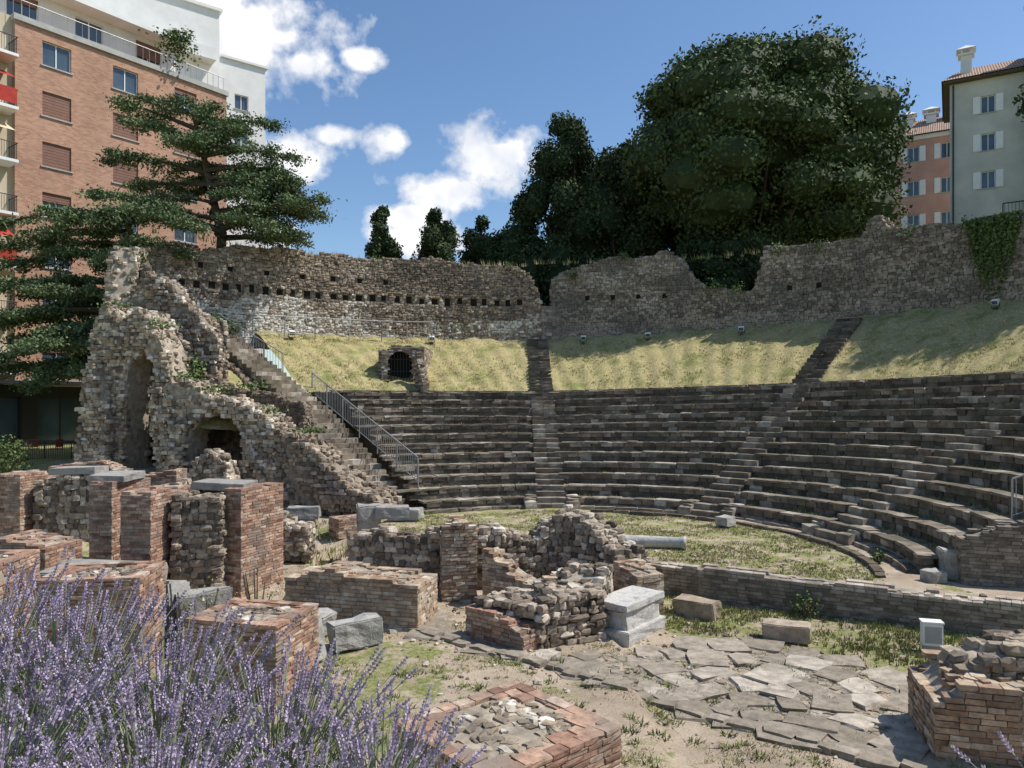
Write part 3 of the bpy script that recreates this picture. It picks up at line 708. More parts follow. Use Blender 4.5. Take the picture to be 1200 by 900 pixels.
# ------------------------------------------------------------------ vegetation
def tufts(name,P,h,nb=4,w=.012,rr=(0,1),spread=.06,parent=None,lean=.5):
    P=np.asarray(P,float); n=len(P); C=np.repeat(P,nb,0)
    hs=np.repeat(h if np.ndim(h) else np.full(n,h),nb)*rng.uniform(.5,1.3,n*nb)
    a=rng.uniform(0,6.28,n*nb); C=C+np.stack([np.cos(a)*spread*rng.uniform(0,1,n*nb),np.sin(a)*spread*rng.uniform(0,1,n*nb),np.zeros(n*nb)],-1)
    b=a+rng.normal(0,.6,n*nb); le=rng.uniform(.05,lean,n*nb)*hs
    tip=C+np.stack([np.cos(b)*le,np.sin(b)*le,hs],-1)
    q=rng.uniform(0,3.14,n*nb); D=np.stack([np.cos(q),np.sin(q),np.zeros(n*nb)],-1)*(w*(.5+hs/ max(.01,float(np.mean(hs)))*.5))[:,None]
    V=np.stack([C-D,C+D,tip],1).reshape(-1,3); T=np.arange(len(V)).reshape(-1,3)
    r=np.repeat(np.repeat(rng.uniform(rr[0],rr[1],n),nb),3)
    return mk(name,V,T,M['grass'],parent,rnd=np.clip(r+rng.normal(0,.05,len(r)),0,1))
def patchy(x,y,s=1.0): return math.sin(x*1.3*s+y*.7)+math.sin(y*1.9*s-x*.8)+math.sin(x*3.1*s+y*2.7)*.7+math.sin(x*5.7-y*6.1)*.5
P=[]
while len(P)<10000:
    x,y=U(-5,10),U(14,28)
    if math.hypot(x-CX,y-CY)<7.4 and (x-3.1)*.5+(y-18.4)*.865>.3 and patchy(x,y)>U(-1.8,1.0): P.append((x,y,g(x,y)))
tufts('lawn_grass',P,.05,4,.010,(.3,1.0))
P=[]
while len(P)<2500:
    x,y=U(2.6,10.5),U(11.5,19); sl_=(x-3.1)*.5+(y-18.4)*.865
    if -3.0<sl_<-.35 and not inpoly(x,y,poly) and patchy(x,y)>U(-2,1): P.append((x,y,g(x,y)))
tufts('ditch_grass',P,.08,5,.011,(.25,.85))
P=[]
while len(P)<6500:
    x,y=U(-12,9),U(6.2,22)
    if (x-3.1)*.5+(y-18.4)*.865<-.5 and patchy(x,y,1.6)>U(-.2,2.0)and (y<15 or random.random()<.4) : P.append((x,y,g(x,y)))
tufts('gravel_weeds',P,.04,8,.007,(.15,1.0),spread=.09,lean=1.3)
P=[]
while len(P)<220:
    x,y=U(-4,6),U(7,13)
    P.append((x,y,g(x,y)))
tufts('leafy_weeds',P,.07,26,.012,(.1,.5),spread=.13,lean=1.6)
P=[]
for i in range(13000):
    a=U(-18,128); R=math.sqrt(U(R1**2,R2**2))
    if min(abs(a-90),abs(a-49))*R*.01745<.65: continue
    x,y=pol(R,a)
    if patchy(x*.6,y*.6)>U(-2,1.6): P.append((x,y,zslope(R,a)))
tufts('slope_grass',P,.09,5,.016,(.45,1),spread=.15)
P=[]
for i in range(NR):
    for k in range(260):
        a=U(-18,122); R=R0+i*TR+TR-U(.0,.22)
        if inaisle(a,R): continue
        if patchy(a*.2,i*1.7+a*.1)>U(-.6,2.0)-(.9 if a<60 else 0):
            x,y=pol(R,a); P.append((x,y,(i+1)*RI*zfac(a)))
tufts('seat_weeds',P,.10,8,.012,(.2,.85),spread=.16)
P=[]
for a in np.arange(25,142,.4):
    if random.random()<.5: x,y=pol(U(24.7,25.6),a); P.append((x,y,12.3 if a>90 else 12.4))
tufts('wall_top_weeds',P,.3,8,.02,(.2,1),spread=.2)
P=[]
while len(P)<1500:
    x,y=U(-18,-3),U(19,29)
    if patchy(x,y)>.3: P.append((x,y,g(x,y)))
tufts('yard_weeds',P,.16,7,.015,(.1,.9),spread=.12)

def limb(segs,pts,r0,r1):
    n=len(pts)-1
    for i in range(n): segs.append((pts[i],pts[i+1],r0+(r1-r0)*i/n,r0+(r1-r0)*(i+1)/n))
def crown(name,base,ctr,rx,ry,rz,nl,nleaf,ls,mat,shape='round',lr=(.22,.38),core=.72,trunk_r=.5,minz=-.75):
    e=empty(name); ctr=np.array(ctr,float)
    C=[];Nn=[];Rr=[]; segs=[]
    sv=[];sq=[];so=0
    lob=[]
    for k in range(nl):
        if shape=='round':
            v=rng.normal(0,1,3); v/=np.linalg.norm(v); 
            if v[2]<minz: v[2]*=-.5
            d=rng.uniform(.62,.84); p=v*d
        else:
            t=rng.uniform(-1,1); w=np.interp(t,[-1,-.6,0,.6,1],[.75,.95,.8,.5,.1]); a=rng.uniform(0,6.28); p=np.array([math.cos(a)*w*.8,math.sin(a)*w*.8,t*.93])
        l=rng.uniform(*lr)
        if shape!='round': l*=np.interp(p[2],[-1,.3,1],[1.2,.9,.5])
        lob.append((p,l))
    if shape=='round': 
        for k in range(8): lob.append((rng.normal(0,.18,3),.5))
    else:
        for k in range(5): lob.append((np.array([0,0,-.8+k*.3]),.55-k*.06))
    S=np.array([rx,ry,rz]); per=nleaf//len(lob)
    for p,l in lob:
        c=ctr+p*S; lr_=l*np.array([rx,ry,max(rz*.75,rx*.6) if shape=='round' else rx*1.15])
        v=rng.normal(0,1,(per,3)); v/=np.linalg.norm(v,axis=1)[:,None]
        bumpn=1+.13*np.sin(v[:,0]*7+p[0]*9)*np.sin(v[:,1]*6+p[1]*5)+.10*np.sin(v[:,2]*11+p[2]*7)
        q=c+v*lr_*(bumpn*rng.uniform(.78,1.08,per))[:,None]
        C.append(q);Nn.append(v); 
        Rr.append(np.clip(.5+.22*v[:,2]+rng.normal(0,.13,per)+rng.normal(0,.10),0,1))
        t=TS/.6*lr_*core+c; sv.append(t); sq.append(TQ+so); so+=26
        limb(segs,[Vector(base)+Vector((0,0,(c[2]-base[2])*.35)),Vector(((base[0]+c[0])/2,(base[1]+c[1])/2,base[2]+(c[2]-base[2])*.62)),Vector(c)],trunk_r*.22,.04)
    C=np.concatenate(C);Nn=np.concatenate(Nn);Rr=np.concatenate(Rr)
    V,Q=leafmesh(C,Nn,ls,.5)
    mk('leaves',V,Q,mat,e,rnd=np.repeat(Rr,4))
    mk('foliage_light_block',np.concatenate(sv),np.concatenate(sq),mat,e,rnd=np.full(so,.1),smooth=False)  # dark hulls added inside the leaf lobes to block light
    limb(segs,[Vector(base),Vector((base[0]+.2,base[1],base[2]+(ctr[2]-base[2])*.5)),Vector(ctr)],trunk_r,trunk_r*.5)
    tubes('trunk_and_limbs',segs,M['bark'],e,7); return e
crown('holm_oak_tree',(16.3,50,9.5),(16.4,50,19.7),9.7,8.5,8.7,120,130000,.29,M['leaf'],trunk_r=.7,lr=(.19,.29),minz=-.99,core=.8)
crown('holm_oak_tree',(28.5,34,9.5),(28.6,34,18.2),4.2,4.2,4.6,22,14000,.28,M['leaf'],trunk_r=.4)
crown('cypress_tree',(4.2,53,9),(3.9,53,16.4),4.0,3.4,7.9,52,34000,.27,M['dleaf'],'cone',(.30,.45))
crown('cypress_tree',(7.6,52,9),(7.6,52,15.4),3.4,3.0,7.2,44,28000,.27,M['dleaf'],'cone',(.32,.48))
crown('cypress_tree',(.9,54,9),(.6,54,13.6),2.9,2.6,5.2,28,14000,.27,M['dleaf'],'cone',(.35,.5))
crown('pine_tree',(-5.2,52,9),(-5.2,52,13.6),1.9,1.9,4.4,26,12000,.22,M['dleaf'],'cone',(.33,.5),trunk_r=.2)
crown('pine_tree',(-9.2,52,9),(-9.2,52,13.8),1.4,1.4,4.2,24,10000,.22,M['dleaf'],'cone',(.38,.55),trunk_r=.2)
crown('pine_tree',(-2.4,54,9),(-2.4,54,13.2),2.4,2.0,4.2,24,11000,.24,M['dleaf'],'cone',(.35,.5),trunk_r=.2)
crown('shrub',(12.6,46.5,9),(13.2,46.5,11.6),4.6,2.6,3.0,30,18000,.24,M['dleaf'],minz=-1)
def cedar(name,path,br,ls=.17,seed=1):
    e=empty(name); r_=random.Random(seed); segs=[]
    TP=[Vector(p) for p in path]; limb(segs,TP,.42,.10)
    C=[];Nn=[];Rr=[]
    def tp(z):
        for a,b in zip(TP[:-1],TP[1:]):
            if a.z<=z<=b.z: return a.lerp(b,(z-a.z)/(b.z-a.z))
        return TP[-1].copy()
    for z,az,L,rise in br:
        p0=tp(z); d=Vector((math.cos(rad(az)),math.sin(rad(az)),0)); s=Vector((-d.y,d.x,0))
        ph=r_.uniform(0,6)
        cur=lambda t:p0+d*(L*t)+s*(L*.08*math.sin(t*3+ph))+Vector((0,0,L*(rise*t-.18*t*t*t)))
        limb(segs,[cur(i/8) for i in range(9)],.06+L*.018,.02)
        nsub=int(L*2.8)
        for k in range(nsub):
            t=r_.uniform(.2,1.0) ; c=cur(t); sd=r_.choice((-1,1))
            w=L*.34*math.sin(math.pi*min(1,(t*.85+.12)))*r_.uniform(.5,1.1)
            dd=(s*sd+d*r_.uniform(.3,1.0)).normalized(); en=c+dd*w+Vector((0,0,-.15*w+r_.uniform(-.15,.25)))
            segs.append((c,en,.03,.01))
            n=int(70+w*90); tt=rng.uniform(0,1.08,n)
            q=np.array(c)[None]+np.array(en-c)[None]*tt[:,None]
            wd=.10+.26*np.sin(np.clip(tt,0,1)*3.0)
            q=q+rng.normal(0,1,(n,3))*np.stack([wd,wd,wd*.0+.10],-1)
            q[:,2]-=.12*rng.uniform(0,1,n)**2
            C.append(q); v=rng.normal(0,.5,(n,3)); v[:,2]+=1; Nn.append(v)
            Rr.append(np.clip(rng.normal(.5,.2,n)+r_.uniform(-.15,.15),0,1))
    C=np.concatenate(C);Nn=np.concatenate(Nn);Rr=np.concatenate(Rr); Nn/=np.linalg.norm(Nn,axis=1)[:,None]
    V,Q=leafmesh(C,Nn,ls,.4,.5); mk('needles',V,Q,M['cleaf'],e,rnd=np.repeat(Rr,4))
    tubes('trunk_and_branches',segs,M['bark'],e,6); return e
rr_=random.Random(5)
br=[]
for i,z in enumerate(np.linspace(13.0,20.0,17)):
    t=min(1,(float(z)-13.0)/7.0)
    L=4.9*max(0,1-t)**.75+1.4
    for k in range(2):
        az=rr_.uniform(0,360)
        br.append((float(z),az,L*rr_.uniform(.6,1.12),rr_.uniform(.05,.45)))
br+=[(14.3,-5,6.2,.1),(15.2,5,5.3,.12),(13.0,-15,5.8,.0),(16.5,180,5.4,.25),(15.8,165,5.0,.2),(18.2,185,4.0,.35),(19.0,20,4.2,.3),(17.2,0,5.0,.2),(19.6,175,3.0,.5),(18.8,200,4.2,.4),(13.6,-40,5.5,.0)]
cedar('cedar_tree',[(-15.6,40.0,1),(-15.9,40,9),(-15.7,40,13),(-16.6,40,17),(-17.4,40,20.3)],br,seed=3)
br=[]
for z in np.linspace(5.6,13.4,17):
    t=min(1,(float(z)-5.6)/7.8); L=5.2*max(0,1-t)**.5+2.0
    for k in range(2): br.append((float(z),rr_.uniform(0,360),L*rr_.uniform(.6,.95),rr_.uniform(.0,.2)))
br+=[(13.2,190,6.5,.08),(12.6,175,6.8,.05),(11.4,185,6.4,.05),(10.0,200,6,.05),(8.6,190,6,0),(7.2,215,5.5,-.1),(6.4,250,4.6,-.15),(12.9,-20,4.5,.05),(9.2,170,6.2,.0),(13.3,-60,4.2,.0),(6.9,270,3.6,-.1),(8.0,300,3.6,-.05),(5.9,235,4.2,-.15)]
cedar('cedar_tree',[(-19.6,37,1),(-19.8,37,7),(-19.3,37,12),(-19.0,37,14)],br,seed=9)

def leafpatch(name,C,N,s,mat,rr=(0,1),bias=.5,parent=None):
    C=np.array(C);N=np.array(N,float); V,Q=leafmesh(C,N,s,bias,.8); return mk(name,V,Q,mat,parent,rnd=np.repeat(rng.uniform(rr[0],rr[1],len(C)),4))
C=[];N=[]
for i in range(3800):
    a=random.gauss(34.2,1.5); z=12.5-abs(random.gauss(0,1.3))
    if abs(a-34.2)>2.6*(1-(12.4-z)/4.5)+.3: continue
    x,y=pol(24.72-abs(random.gauss(0,.12)),a); C.append((x,y,z)); N.append((-math.cos(rad(a)),-math.sin(rad(a)),.3))
leafpatch('ivy',C,N,.16,M['ivy'])
C=[];N=[]
for cd,cz,s in ((124,11.9,.4),(58,12.4,.4),(66,10.7,.5),(101,8.6,.3),(78,12.7,.35),(53,12.3,.5),(43,12.4,.5),(37,12.2,.6),(85,11.7,.3),(112,12.1,.4),(63,10.4,.4),(94,12.2,.3),(132,11.8,.5)):
    for i in range(160):
        x,y=pol(24.8+random.gauss(0,.25),cd+random.gauss(0,s*1.2)); C.append((x,y,cz+random.gauss(0,s*.5))); N.append((0,-.5,.8))
for cx_,cy_,cz_ in ((-12.5,28.4,4.9),(-11.2,28.2,4.4),(-14.0,29.4,7.0),(-16.0,30.0,7.9),(-7.4,27.2,2.9),(-10.6,30.4,4.6),(-9.4,28.2,3.6)):
    for i in range(110): C.append((cx_+random.gauss(0,.35),cy_+random.gauss(0,.3),cz_+abs(random.gauss(0,.14)))); N.append((0,-.4,.9))
leafpatch('wall_shrubs',C,N,.13,M['ivy'])
def bush(name,c,r,n,s,mat=None,hh=1.):
    mat=mat or M['ivy']
    v=rng.normal(0,1,(n,3)); v/=np.linalg.norm(v,axis=1)[:,None]; q=np.array(c)+v*np.array([r,r,r*hh])*(rng.uniform(.2,1,n)**.5*(1+.25*np.sin(v[:,0]*6)*np.cos(v[:,2]*7)))[:,None]
    e=empty(name); leafpatch('leaves',q,v,s,mat,parent=e)
    tubes('stems',[((c[0],c[1],c[2]-r*hh),(c[0]+U(-r,r)*.7,c[1]+U(-r,r)*.7,c[2]+U(0,r*hh)*.7),.03,.01) for i in range(9)],M['bark'],e,5)
bush('fig_bush',(-14.0,33.2,6.3),.85,1000,.17,hh=1.5)
bush('fig_bush',(-13.2,30.6,5.3),.5,450,.14,hh=1.3)
bush('shrub',(-19.5,28.6,1.9),.8,900,.12)
bush('shrub',(6.3,15.9,-.35),.28,250,.07)
bush('shrub',(9.2,18.6,.1),.2,150,.06)
bush('shrub',(-5.4,13.0,.3),.5,200,.05,hh=1.4,mat=M['grass'])
bush('shrub',(-4.9,14.2,.2),.55,160,.05,hh=1.5,mat=M['grass'])

# ------------------------------------------------------------------ terrace with lavender
tp_=[(-9,4.4),(-1.6,3.75),(-.6,3.1),(9,3.0),(9,-6),(-9,-6)]
V=[p+(2.4,) for p in tp_]+[p+(-.9,) for p in tp_]
me=bpy.data.meshes.new('street_terrace'); me.from_pydata(V,[],[list(reversed(range(6)))]+[(i,(i+1)%6,(i+1)%6+6,i+6) for i in range(6)])
me.materials.append(M['concrete']); link(bpy.data.objects.new('street_terrace',me))
def lavender(name,clumps):
    VV=[];RR=[]
    for cx,cy,hh,n,spr in clumps:
        for i in range(n):
            a=U(0,6.28); rr=math.sqrt(random.random()); bx=cx+math.cos(a)*rr*spr*.4; by=cy+math.sin(a)*rr*spr*.4
            L=hh*U(.60,1.06); le=rr*spr*U(.5,1.05)
            b=np.array((bx,by,2.4)); tip=b+np.array((math.cos(a)*le+U(-.06,.06),math.sin(a)*le+U(-.06,.06),L))
            mid=b*.5+tip*.5+np.array((0,0,.05*L))-np.array((math.cos(a),math.sin(a),0))*le*.12
            w=.0022; t=np.array((1,0,0))*w
            for (p,q) in ((b,mid),(mid,tip)):
                VV.append([p-t,p+t,q+t,q-t]); RR.append(U(.12,.3))
            ax=(tip-mid);ax/=np.linalg.norm(ax); sl=U(.05,.12); nw=int(sl/.0135); g0=U(-.12,.1)
            u=np.cross(ax,(0,1,0));u/=np.linalg.norm(u);v=np.cross(ax,u)
            gap=random.random()<.5
            for k in range(nw+(1 if gap else 0)):
                if gap and k==nw: c=tip-ax*(sl+.03)
                else: c=tip-ax*sl*(1-k/nw)
                tw=.0115*(1-.45*k/nw)
                for m in range(6):
                    th=m*1.047+k*.5+U(-.2,.2); o=u*math.cos(th)+v*math.sin(th); s2=u*-math.sin(th)+v*math.cos(th)
                    e1=c+o*.003; e2=c+o*tw*U(.7,1.4)+ax*.012
                    VV.append([e1,(e1+e2)/2+s2*.0048,e2,(e1+e2)/2-s2*.0048]); RR.append(min(1,max(.34,U(.35,1.0)+g0)))
        for i in range(int(n*6)):
            a=U(0,6.28); rr=math.sqrt(random.random())*spr*.85; z=U(.05,.62*hh)*(1-.4*rr/spr)
            c=np.array((cx+math.cos(a)*rr,cy+math.sin(a)*rr,2.4+z)); d=np.array((math.cos(a)*.5+U(-.5,.5),math.sin(a)*.5+U(-.5,.5),U(.5,1.2))); d/=np.linalg.norm(d)
            l=U(.05,.12); s2=np.cross(d,(U(-1,1),U(-1,1),0)); s2/=np.linalg.norm(s2)+1e-6
            VV.append([c,c+d*l*.5+s2*.0035,c+d*l,c+d*l*.5-s2*.0035]); RR.append(U(0,.27))
    V=np.array(VV).reshape(-1,3); mk(name,V,np.arange(len(V)).reshape(-1,4),M['lav'],rnd=np.repeat(RR,4))
lavender('lavender_bush',[(-2.6,3.55,.78,190,.45),(-2.05,3.35,.72,210,.42),(-1.5,3.15,.62,200,.42),(-.95,2.95,.54,170,.40),(-.5,2.75,.48,90,.34),(-1.85,2.6,.66,210,.42),(-1.2,2.45,.56,200,.42),(-.65,2.35,.46,140,.38),(-1.5,2.05,.56,160,.4),(-.95,1.95,.5,130,.36),(-2.4,2.9,.74,150,.42)])
lavender('lavender_bush',[(1.98,2.5,.36,40,.3),(.0,2.55,.24,8,.25)])

# ------------------------------------------------------------------ buildings
def facade(name,parent,x0,x1,z0,z1,wins,mat,depth,rev=.22,y=0.):
    X=sorted({x0,x1}|{round(c-w/2,3) for c,_,w,_ in wins}|{round(c+w/2,3) for c,_,w,_ in wins})
    Z=sorted({z0,z1}|{round(c-h/2,3) for _,c,_,h in wins}|{round(c+h/2,3) for _,c,_,h in wins})
    V=[];Q=[]
    def q(*p): a=len(V); V.extend(p); Q.append((a,a+1,a+2,a+3))
    for i in range(len(X)-1):
        for k in range(len(Z)-1):
            xm=(X[i]+X[i+1])/2; zm=(Z[k]+Z[k+1])/2
            if any(abs(xm-c)<w/2 and abs(zm-d)<h/2 for c,d,w,h in wins): continue
            q((X[i],y,Z[k]),(X[i+1],y,Z[k]),(X[i+1],y,Z[k+1]),(X[i],y,Z[k+1]))
    for c,d,w,h in wins:
        a,b,e,f=c-w/2,c+w/2,d-h/2,d+h/2; r=y+rev
        q((a,y,e),(a,r,e),(a,r,f),(a,y,f)); q((b,r,e),(b,y,e),(b,y,f),(b,r,f)); q((a,y,f),(a,r,f),(b,r,f),(b,y,f)); q((a,r,e),(a,y,e),(b,y,e),(b,r,e))
    q((x1,y,z0),(x1,y+depth,z0),(x1,y+depth,z1),(x1,y,z1)); q((x0,y+depth,z0),(x0,y,z0),(x0,y,z1),(x0,y+depth,z1))
    q((x1,y+depth,z0),(x0,y+depth,z0),(x0,y+depth,z1),(x1,y+depth,z1)); q((x0,y,z1),(x1,y,z1),(x1,y+depth,z1),(x0,y+depth,z1))
    return mk(name,V,Q,mat,parent)
def windows(parent,wins,rev=.22,y=0.,shut=lambda i:0,frame='wpaint',sill=True,side=None,n2=2):
    gl=[];fr=[];sh=[];sl_=[];sd=[]
    for i,(c,d,w,h) in enumerate(wins):
        a,b,e,f=c-w/2,c+w/2,d-h/2,d+h/2; r=y+rev
        gl.append((a,b,r-.03,r,e,f))
        t=.06
        fr+=[(a,a+t,r-.08,r-.031,e,f),(b-t,b,r-.08,r-.031,e,f),(a+t,b-t,r-.08,r-.031,e,e+t),(a+t,b-t,r-.08,r-.031,f-t,f)]
        if n2==2: fr.append((c-t/2,c+t/2,r-.078,r-.033,e+t,f-t))
        s=shut(i)
        if s>0:
            zz=f-(f-e)*s; k=int((f-zz)/.09)
            for j in range(k): sh.append((a+.02,b-.02,y+.08+(0.012 if j%2 else 0),y+.12,f-(j+1)*.09+.008,f-j*.09))
        if sill: sl_.append((a-.1,b+.1,y-.08,y+.1,e-.08,e-.002))
        if side:
            for q0,q1 in ((a-.05-side,a-.03),(b+.03,b+.05+side)):
                sd.append((q0,q1,y-.07,y-.02,e,f))
                for j in range(int((f-e)/.12)): sd.append((q0+.05,q1-.05,y-.085,y-.071,e+.04+j*.12,e+.11+j*.12))
    boxes('window_glass',gl,M['glass'],parent); boxes('window_frames',fr,M[frame],parent)
    if sh: boxes('roller_shutters',sh,M['shutter'],parent)
    if sl_: boxes('sills',sl_,M['concrete'],parent)
    if sd: boxes('shutters',sd,M['wpaint'],parent)
ab=empty('brick_apartment_building',(-28.3,46,.9),math.atan2(.8,.6))
rows=[24.6,21.5,18.4,15.3,12.2,9.1,6.0]
wins=[(x,z,1.65,1.5) for z in rows for x in (0,4.2,8.4)]
facade('brick_wall',ab,-2.3,11.6,4.2,26.0,wins,M['fbrick'],12)
random.seed(3)
shl=[1 if z in (21.5,18.4) else random.choice((0,0,.25,.4)) for z in rows for x in (0,1,2)]
windows(ab,wins,shut=lambda i:shl[i])
boxes('parapet_band',[(-2.4,11.7,-.15,.3,26.002,26.35)]+[(-2.32,11.62,-.06,-.002,4.1,4.5)],M['concrete'],ab)
bw=[(x,z+.1,1.5,2.3) for z in rows for x in (-4.0,-7.5,-11)]
facade('bay_wall',ab,-14,-2.302,4.2,26.3,bw,M['cream'],12,y=.35)
windows(ab,bw,y=.35,shut=lambda i:[0,.3,.8][i%3],sill=False)
boxes('balcony_slabs',[(-14,-2.5,-1.15,.34,z-1.25,z-1.08) for z in rows],M['wpaint'],ab)
rl=[]
for z in rows:
    rl.append(((-14,-1.1,z-.1),(-2.55,-1.1,z-.1),.03,.03)); rl.append(((-2.55,-1.1,z-.1),(-2.55,.3,z-.1),.03,.03))
    for k in range(90): rl.append(((-13.9+k*.127,-1.1,z-1.08),(-13.9+k*.127,-1.1,z-.1),.013,.013))
    for k in range(9): rl.append(((-2.55,-1.0+k*.15,z-1.08),(-2.55,-1.0+k*.15,z-.1),.013,.013))
tubes('balcony_rails',rl,M['dark'],ab,4)
V=[];Q=[];mi=[]
for zi,mt in ((21.5,0),(18.4,1),(12.2,0),(9.1,1)):
    a=len(V); V+=[(-9,.3,zi+1.35),(-2.7,.3,zi+1.35),(-2.7,-1.3,zi+.55),(-9,-1.3,zi+.55)]; Q.append((a,a+1,a+2,a+3)); mi.append(mt)
    if mt==0:
        a=len(V); V+=[(-9,-1.16,zi-.05),(-2.6,-1.16,zi-.05),(-2.6,-1.16,zi-.95),(-9,-1.16,zi-.95)]; Q.append((a,a+1,a+2,a+3)); mi.append(0)
mk('awnings',V,Q,None,ab,matidx=mi,mats=[M['red'],M['orange']])
gf=[(x,2.0,3.0,2.9) for x in (-11,-7.2,-3.4,.4,4.2,8)]
facade('shop_wall',ab,-14,11.6,-.5,4.19,gf,M['dark'],11.9,y=.12,rev=.5)
windows(ab,gf,y=.12,rev=.5,frame='dark',sill=False)
boxes('canopy',[(-14,11.7,-1.6,.1,4.2,4.4)],M['dark'],ab)
pw=[(x,27.9,1.8,1.9) for x in (-9,-5,-1,3,7)]
facade('penthouse_wall',ab,-14,9,26.0,29.2,pw,M['white'],9,y=2.5); windows(ab,pw,y=2.5,sill=False,shut=lambda i:[0,.5,.3,0,.6][i])
boxes('penthouse_roof',[(-14.2,9.3,1.2,11.7,29.202,29.45)],M['white'],ab)
rl=[((-14,.0,27.3),(11.4,.0,27.3),.03,.03)]
for k in range(60): rl.append(((-14+k*.43,.0,26.3),(-14+k*.43,.0,27.3),.015,.015))
tubes('roof_rails',rl,M['metal'],ab,4)
boxes('roof_clutter',[(-6,-5.2,4,4.8,29.45,31),(-1,.2,5,6,29.45,30.6),(5,5.6,4,4.6,29.45,30.9)],M['white'],ab)
tubes('antenna',[((2,4,29.4),(2,4,32.5),.03,.02),((1.5,4,32.2),(2.5,4,32.2),.015,.015),((1.6,4,31.9),(2.4,4,31.9),.015,.015)],M['metal'],ab,4)
wb=empty('white_apartment_building',(-27.0,62,.9),rad(38))
ww=[(x,z,1.4,1.3) for z in (30.5,27.3,24.1) for x in (-6,-2.5,4)]
facade('walls',wb,-9.5,2.4,0,36.6,[w for w in ww if w[0]<1],M['white'],9); windows(wb,[w for w in ww if w[0]<1],shut=lambda i:.3*(i%3))
facade('tower_wall',wb,2.402,6.5,0,33.0,[(4.4,29.5,1.2,1.3),(4.4,26.3,1.2,1.3)],M['white'],9,y=.4); windows(wb,[(4.4,29.5,1.2,1.3),(4.4,26.3,1.2,1.3)],y=.4)
boxes('cornice',[(-9.7,2.6,-.25,9.2,36.602,36.85),(2.61,6.7,.2,9.5,33.002,33.2)],M['white'],wb)
boxes('balcony',[(-5,1.8,-1.2,-.002,31.9,32.1),(-5,1.8,-1.2,-1.1,32.1,32.9)],M['white'],wb)
C=[];N=[]
for i in range(900):
    C.append((-23.6+random.gauss(0,.6),52.2+random.gauss(0,.4),30.2-abs(random.gauss(0,1.1)))); N.append((.3,-.6,.6))
leafpatch('rooftop_climber',C,N,.22,M['ivy'])
gh=empty('grey_stone_house',(36.7,62,17),math.atan2(-.51,.86))
gw=[(x,z,1.0,1.4) for z in (11.5,8.4,5.3) for x in (2.7,6.6)]
facade('walls',gh,0,8.0,-6,13.6,gw,M['grey'],9); windows(gh,gw,side=.5)
facade('wing_wall',gh,5.6,11,-6,17.5,[(8,14,1,1.4)],M['grey'],8,y=-1.6)
boxes('eaves',[(-.5,8.2,-.55,9.5,13.602,13.8)],M['bark'],gh)
def roof(name,parent,x0,x1,y0,y1,z,h,mat):
    ym=(y0+y1)/2
    V=[(x0,y0,z),(x1,y0,z),(x1,ym,z+h),(x0+1.5,ym,z+h),(x1,y1,z),(x0,y1,z),(x0,y0,z),(x0,y1,z)]
    me=bpy.data.meshes.new(name); me.from_pydata(V,[],[(0,1,2,3),(2,4,5,3),(0,3,5)]); me.materials.append(mat); return link(bpy.data.objects.new(name,me),parent)
roof('roof',gh,-.6,8.2,-.7,9.6,13.81,2.6,M['tiles'])
def chimney(parent,x,y,z,h,w=.7):
    boxes('chimney',[(x-w/2,x+w/2,y-w/2,y+w/2,z,z+h),(x-w*.75,x+w*.75,y-w*.75,y+w*.75,z+h+.002,z+h+.15)]+[(x+a*w*.4-.06,x+a*w*.4+.06,y+b*w*.4-.06,y+b*w*.4+.06,z+h+.15,z+h+.5) for a in(-1,1) for b in(-1,1)],M['white'],parent)
    V=[(x-w*.9,y-w*.9,z+h+.5),(x+w*.9,y-w*.9,z+h+.5),(x+w*.9,y+w*.9,z+h+.5),(x-w*.9,y+w*.9,z+h+.5),(x,y,z+h+1.0)]
    me=bpy.data.meshes.new('chimney_cap'); me.from_pydata(V,[],[(0,1,4),(1,2,4),(2,3,4),(3,0,4),(3,2,1,0)]); me.materials.append(M['white']); link(bpy.data.objects.new('chimney_cap',me),parent)
chimney(gh,1.2,2.0,13.9,2.6,.8); chimney(gh,6.0,1.2,16,2.8,.9)
tubes('drainpipe',[((.25,-.08,-6),(.25,-.08,13.5),.06,.06)],M['dark'],gh)
ph=empty('terracotta_house',(39.0,75,17),math.atan2(-.51,.86))
pw=[(x,z,1.05,1.5) for z in (11.9,8.5,5.1) for x in (1.5,4.4)]
facade('walls',ph,-.8,6.6,-4,13.7,pw,M['pink'],9); windows(ph,pw,side=.5)
roof('roof',ph,-1.3,8.5,-.6,9.6,13.72,3.0,M['tiles'])
boxes('cornice',[(-1.0,6.8,-.25,-.002,13.3,13.69)],M['white'],ph)
chimney(ph,1.0,3.2,15.2,1.2,.8);chimney(ph,3.0,3.4,15.6,1.0,.9);chimney(ph,4.6,3.8,15.8,1.2,.7)
railing('metal_railing',[(22.9,34.5,12.4),(27.5,31.5,12.4)],h=.9,mat=M['dark'],bal=.14)
railing('cafe_railing',[(-29,36,1.2),(-19.3,34.5,1.2)],h=1.0,mat=M['dark'],bal=.12)
def chair(x,y,z,yaw):
    e=empty('cafe_chair',(x,y,z),yaw)
    boxes('seat',[(-.22,.22,-.22,.22,.43,.47)],M['red'],e,.01); boxes('backrest',[(-.22,.22,.19,.23,.55,.95)],M['red'],e,.01)
    tubes('legs',[((a*.2,b*.2,0),(a*.2,b*.2,.95 if b>0 else .43),.015,.015) for a in(-1,1) for b in(-1,1)],M['metal'],e,5)
for i in range(7): chair(-27.8+i*1.15,37.6+U(-.4,.4),1.2,U(0,6))

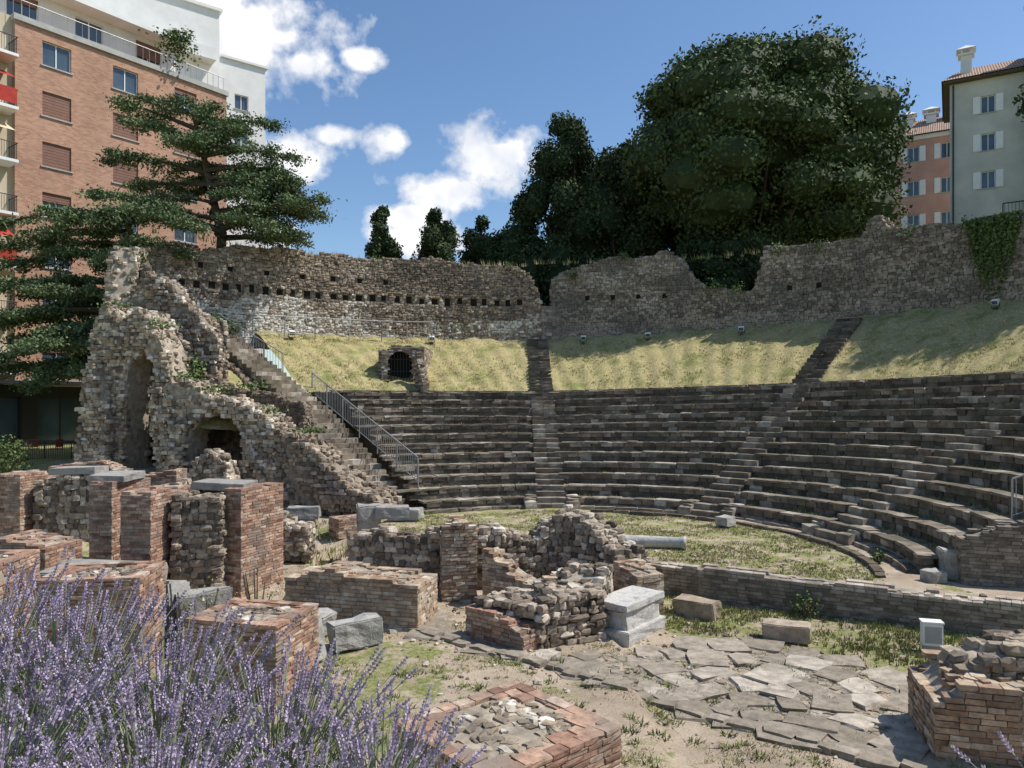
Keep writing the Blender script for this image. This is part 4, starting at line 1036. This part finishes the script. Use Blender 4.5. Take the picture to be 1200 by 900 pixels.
# ------------------------------------------------------------------ light and sky
SD=Vector((.97,.06,0)).normalized(); EL=rad(56)
sdir=Vector((SD.x*math.cos(EL),SD.y*math.cos(EL),math.sin(EL)))
sl=bpy.data.lights.new('sun','SUN'); sl.energy=5.0; sl.angle=rad(.5); sl.color=(1,.96,.89)
so_=bpy.data.objects.new('sun',sl); sc.collection.objects.link(so_); so_.rotation_euler=sdir.to_track_quat('Z','Y').to_euler(); so_.location=(40,5,60)
w=bpy.data.worlds.new('World'); sc.world=w; w.use_nodes=True; nt=w.node_tree; bg=nt.nodes['Background']
sky=nt.nodes.new('ShaderNodeTexSky'); sky.sky_type='NISHITA'; sky.sun_disc=False; sky.sun_elevation=EL; sky.sun_rotation=math.atan2(SD.x,SD.y)
sky.altitude=100; sky.air_density=1.0; sky.dust_density=.6; sky.ozone_density=2.0
tc=nt.nodes.new('ShaderNodeTexCoord'); sep=nt.nodes.new('ShaderNodeSeparateXYZ'); nt.links.new(tc.outputs['Generated'],sep.inputs[0])
def mth(op,a,b=None,c=None):
    m=nt.nodes.new('ShaderNodeMath'); m.operation=op
    for i,v in enumerate((a,b,c)):
        if v is None: continue
        if isinstance(v,(int,float)): m.inputs[i].default_value=v
        else: nt.links.new(v,m.inputs[i])
    return m.outputs[0]
az=mth('ARCTAN2',sep.outputs[0],sep.outputs[1]); el=mth('ARCSINE',sep.outputs[2])
nz=noise(nt,9,6,.62,tc.outputs['Generated']); nz2=noise(nt,30,2,.6,tc.outputs['Generated'])
nn=mth('ADD',mth('MULTIPLY',mth('SUBTRACT',nz.outputs['Fac'],.5),3.0),mth('MULTIPLY',mth('SUBTRACT',nz2.outputs['Fac'],.5),.9))
def dir2(u,v):
    x=(u-600)/866;z=(472-v)/866; return math.atan(x),math.atan(z/math.hypot(1,x))
acc=None
for u,v,ru,rv in ((285,50,135,68),(220,20,120,80),(355,78,50,30),(342,186,60,38),(388,158,38,14),(457,170,34,24),(566,188,76,50),(520,222,74,30),(470,254,70,20),(500,278,95,20),(424,70,32,13),(330,275,60,22),(150,-30,200,70)):
    a0,e0=dir2(u,v); ra=ru/866*math.cos(a0)**2; re=rv/866
    dx=mth('MULTIPLY',mth('SUBTRACT',az,a0),1/ra); dy=mth('MULTIPLY',mth('SUBTRACT',el,e0),1/re)
    d=mth('SUBTRACT',1.0,mth('SQRT',mth('ADD',mth('MULTIPLY',dx,dx),mth('MULTIPLY',dy,dy))))
    acc=d if acc is None else mth('MAXIMUM',acc,d)
acc=mth('MAXIMUM',acc,-1.4)
mk_=mth('ADD',acc,nn)
r=ramp(nt,[(-.0,(0,)*3),(.2,(.35,)*3),(.5,(1,)*3)]); nt.links.new(mk_,r.inputs[0])
nsh=noise(nt,12,3,.6,tc.outputs['Generated']); rs=ramp(nt,[(.33,(4.8,5.2,5.9)),(.55,(7.0,7.0,7.1))]); nt.links.new(nsh.outputs['Fac'],rs.inputs[0])
gam=nt.nodes.new('ShaderNodeHueSaturation'); gam.inputs['Saturation'].default_value=1.12; gam.inputs['Value'].default_value=1.0; nt.links.new(sky.outputs[0],gam.inputs['Color'])
cm=mix(nt,gam.outputs[0],rs.outputs[0],r.outputs[0])
nt.links.new(cm,bg.inputs['Color']); bg.inputs['Strength'].default_value=.15
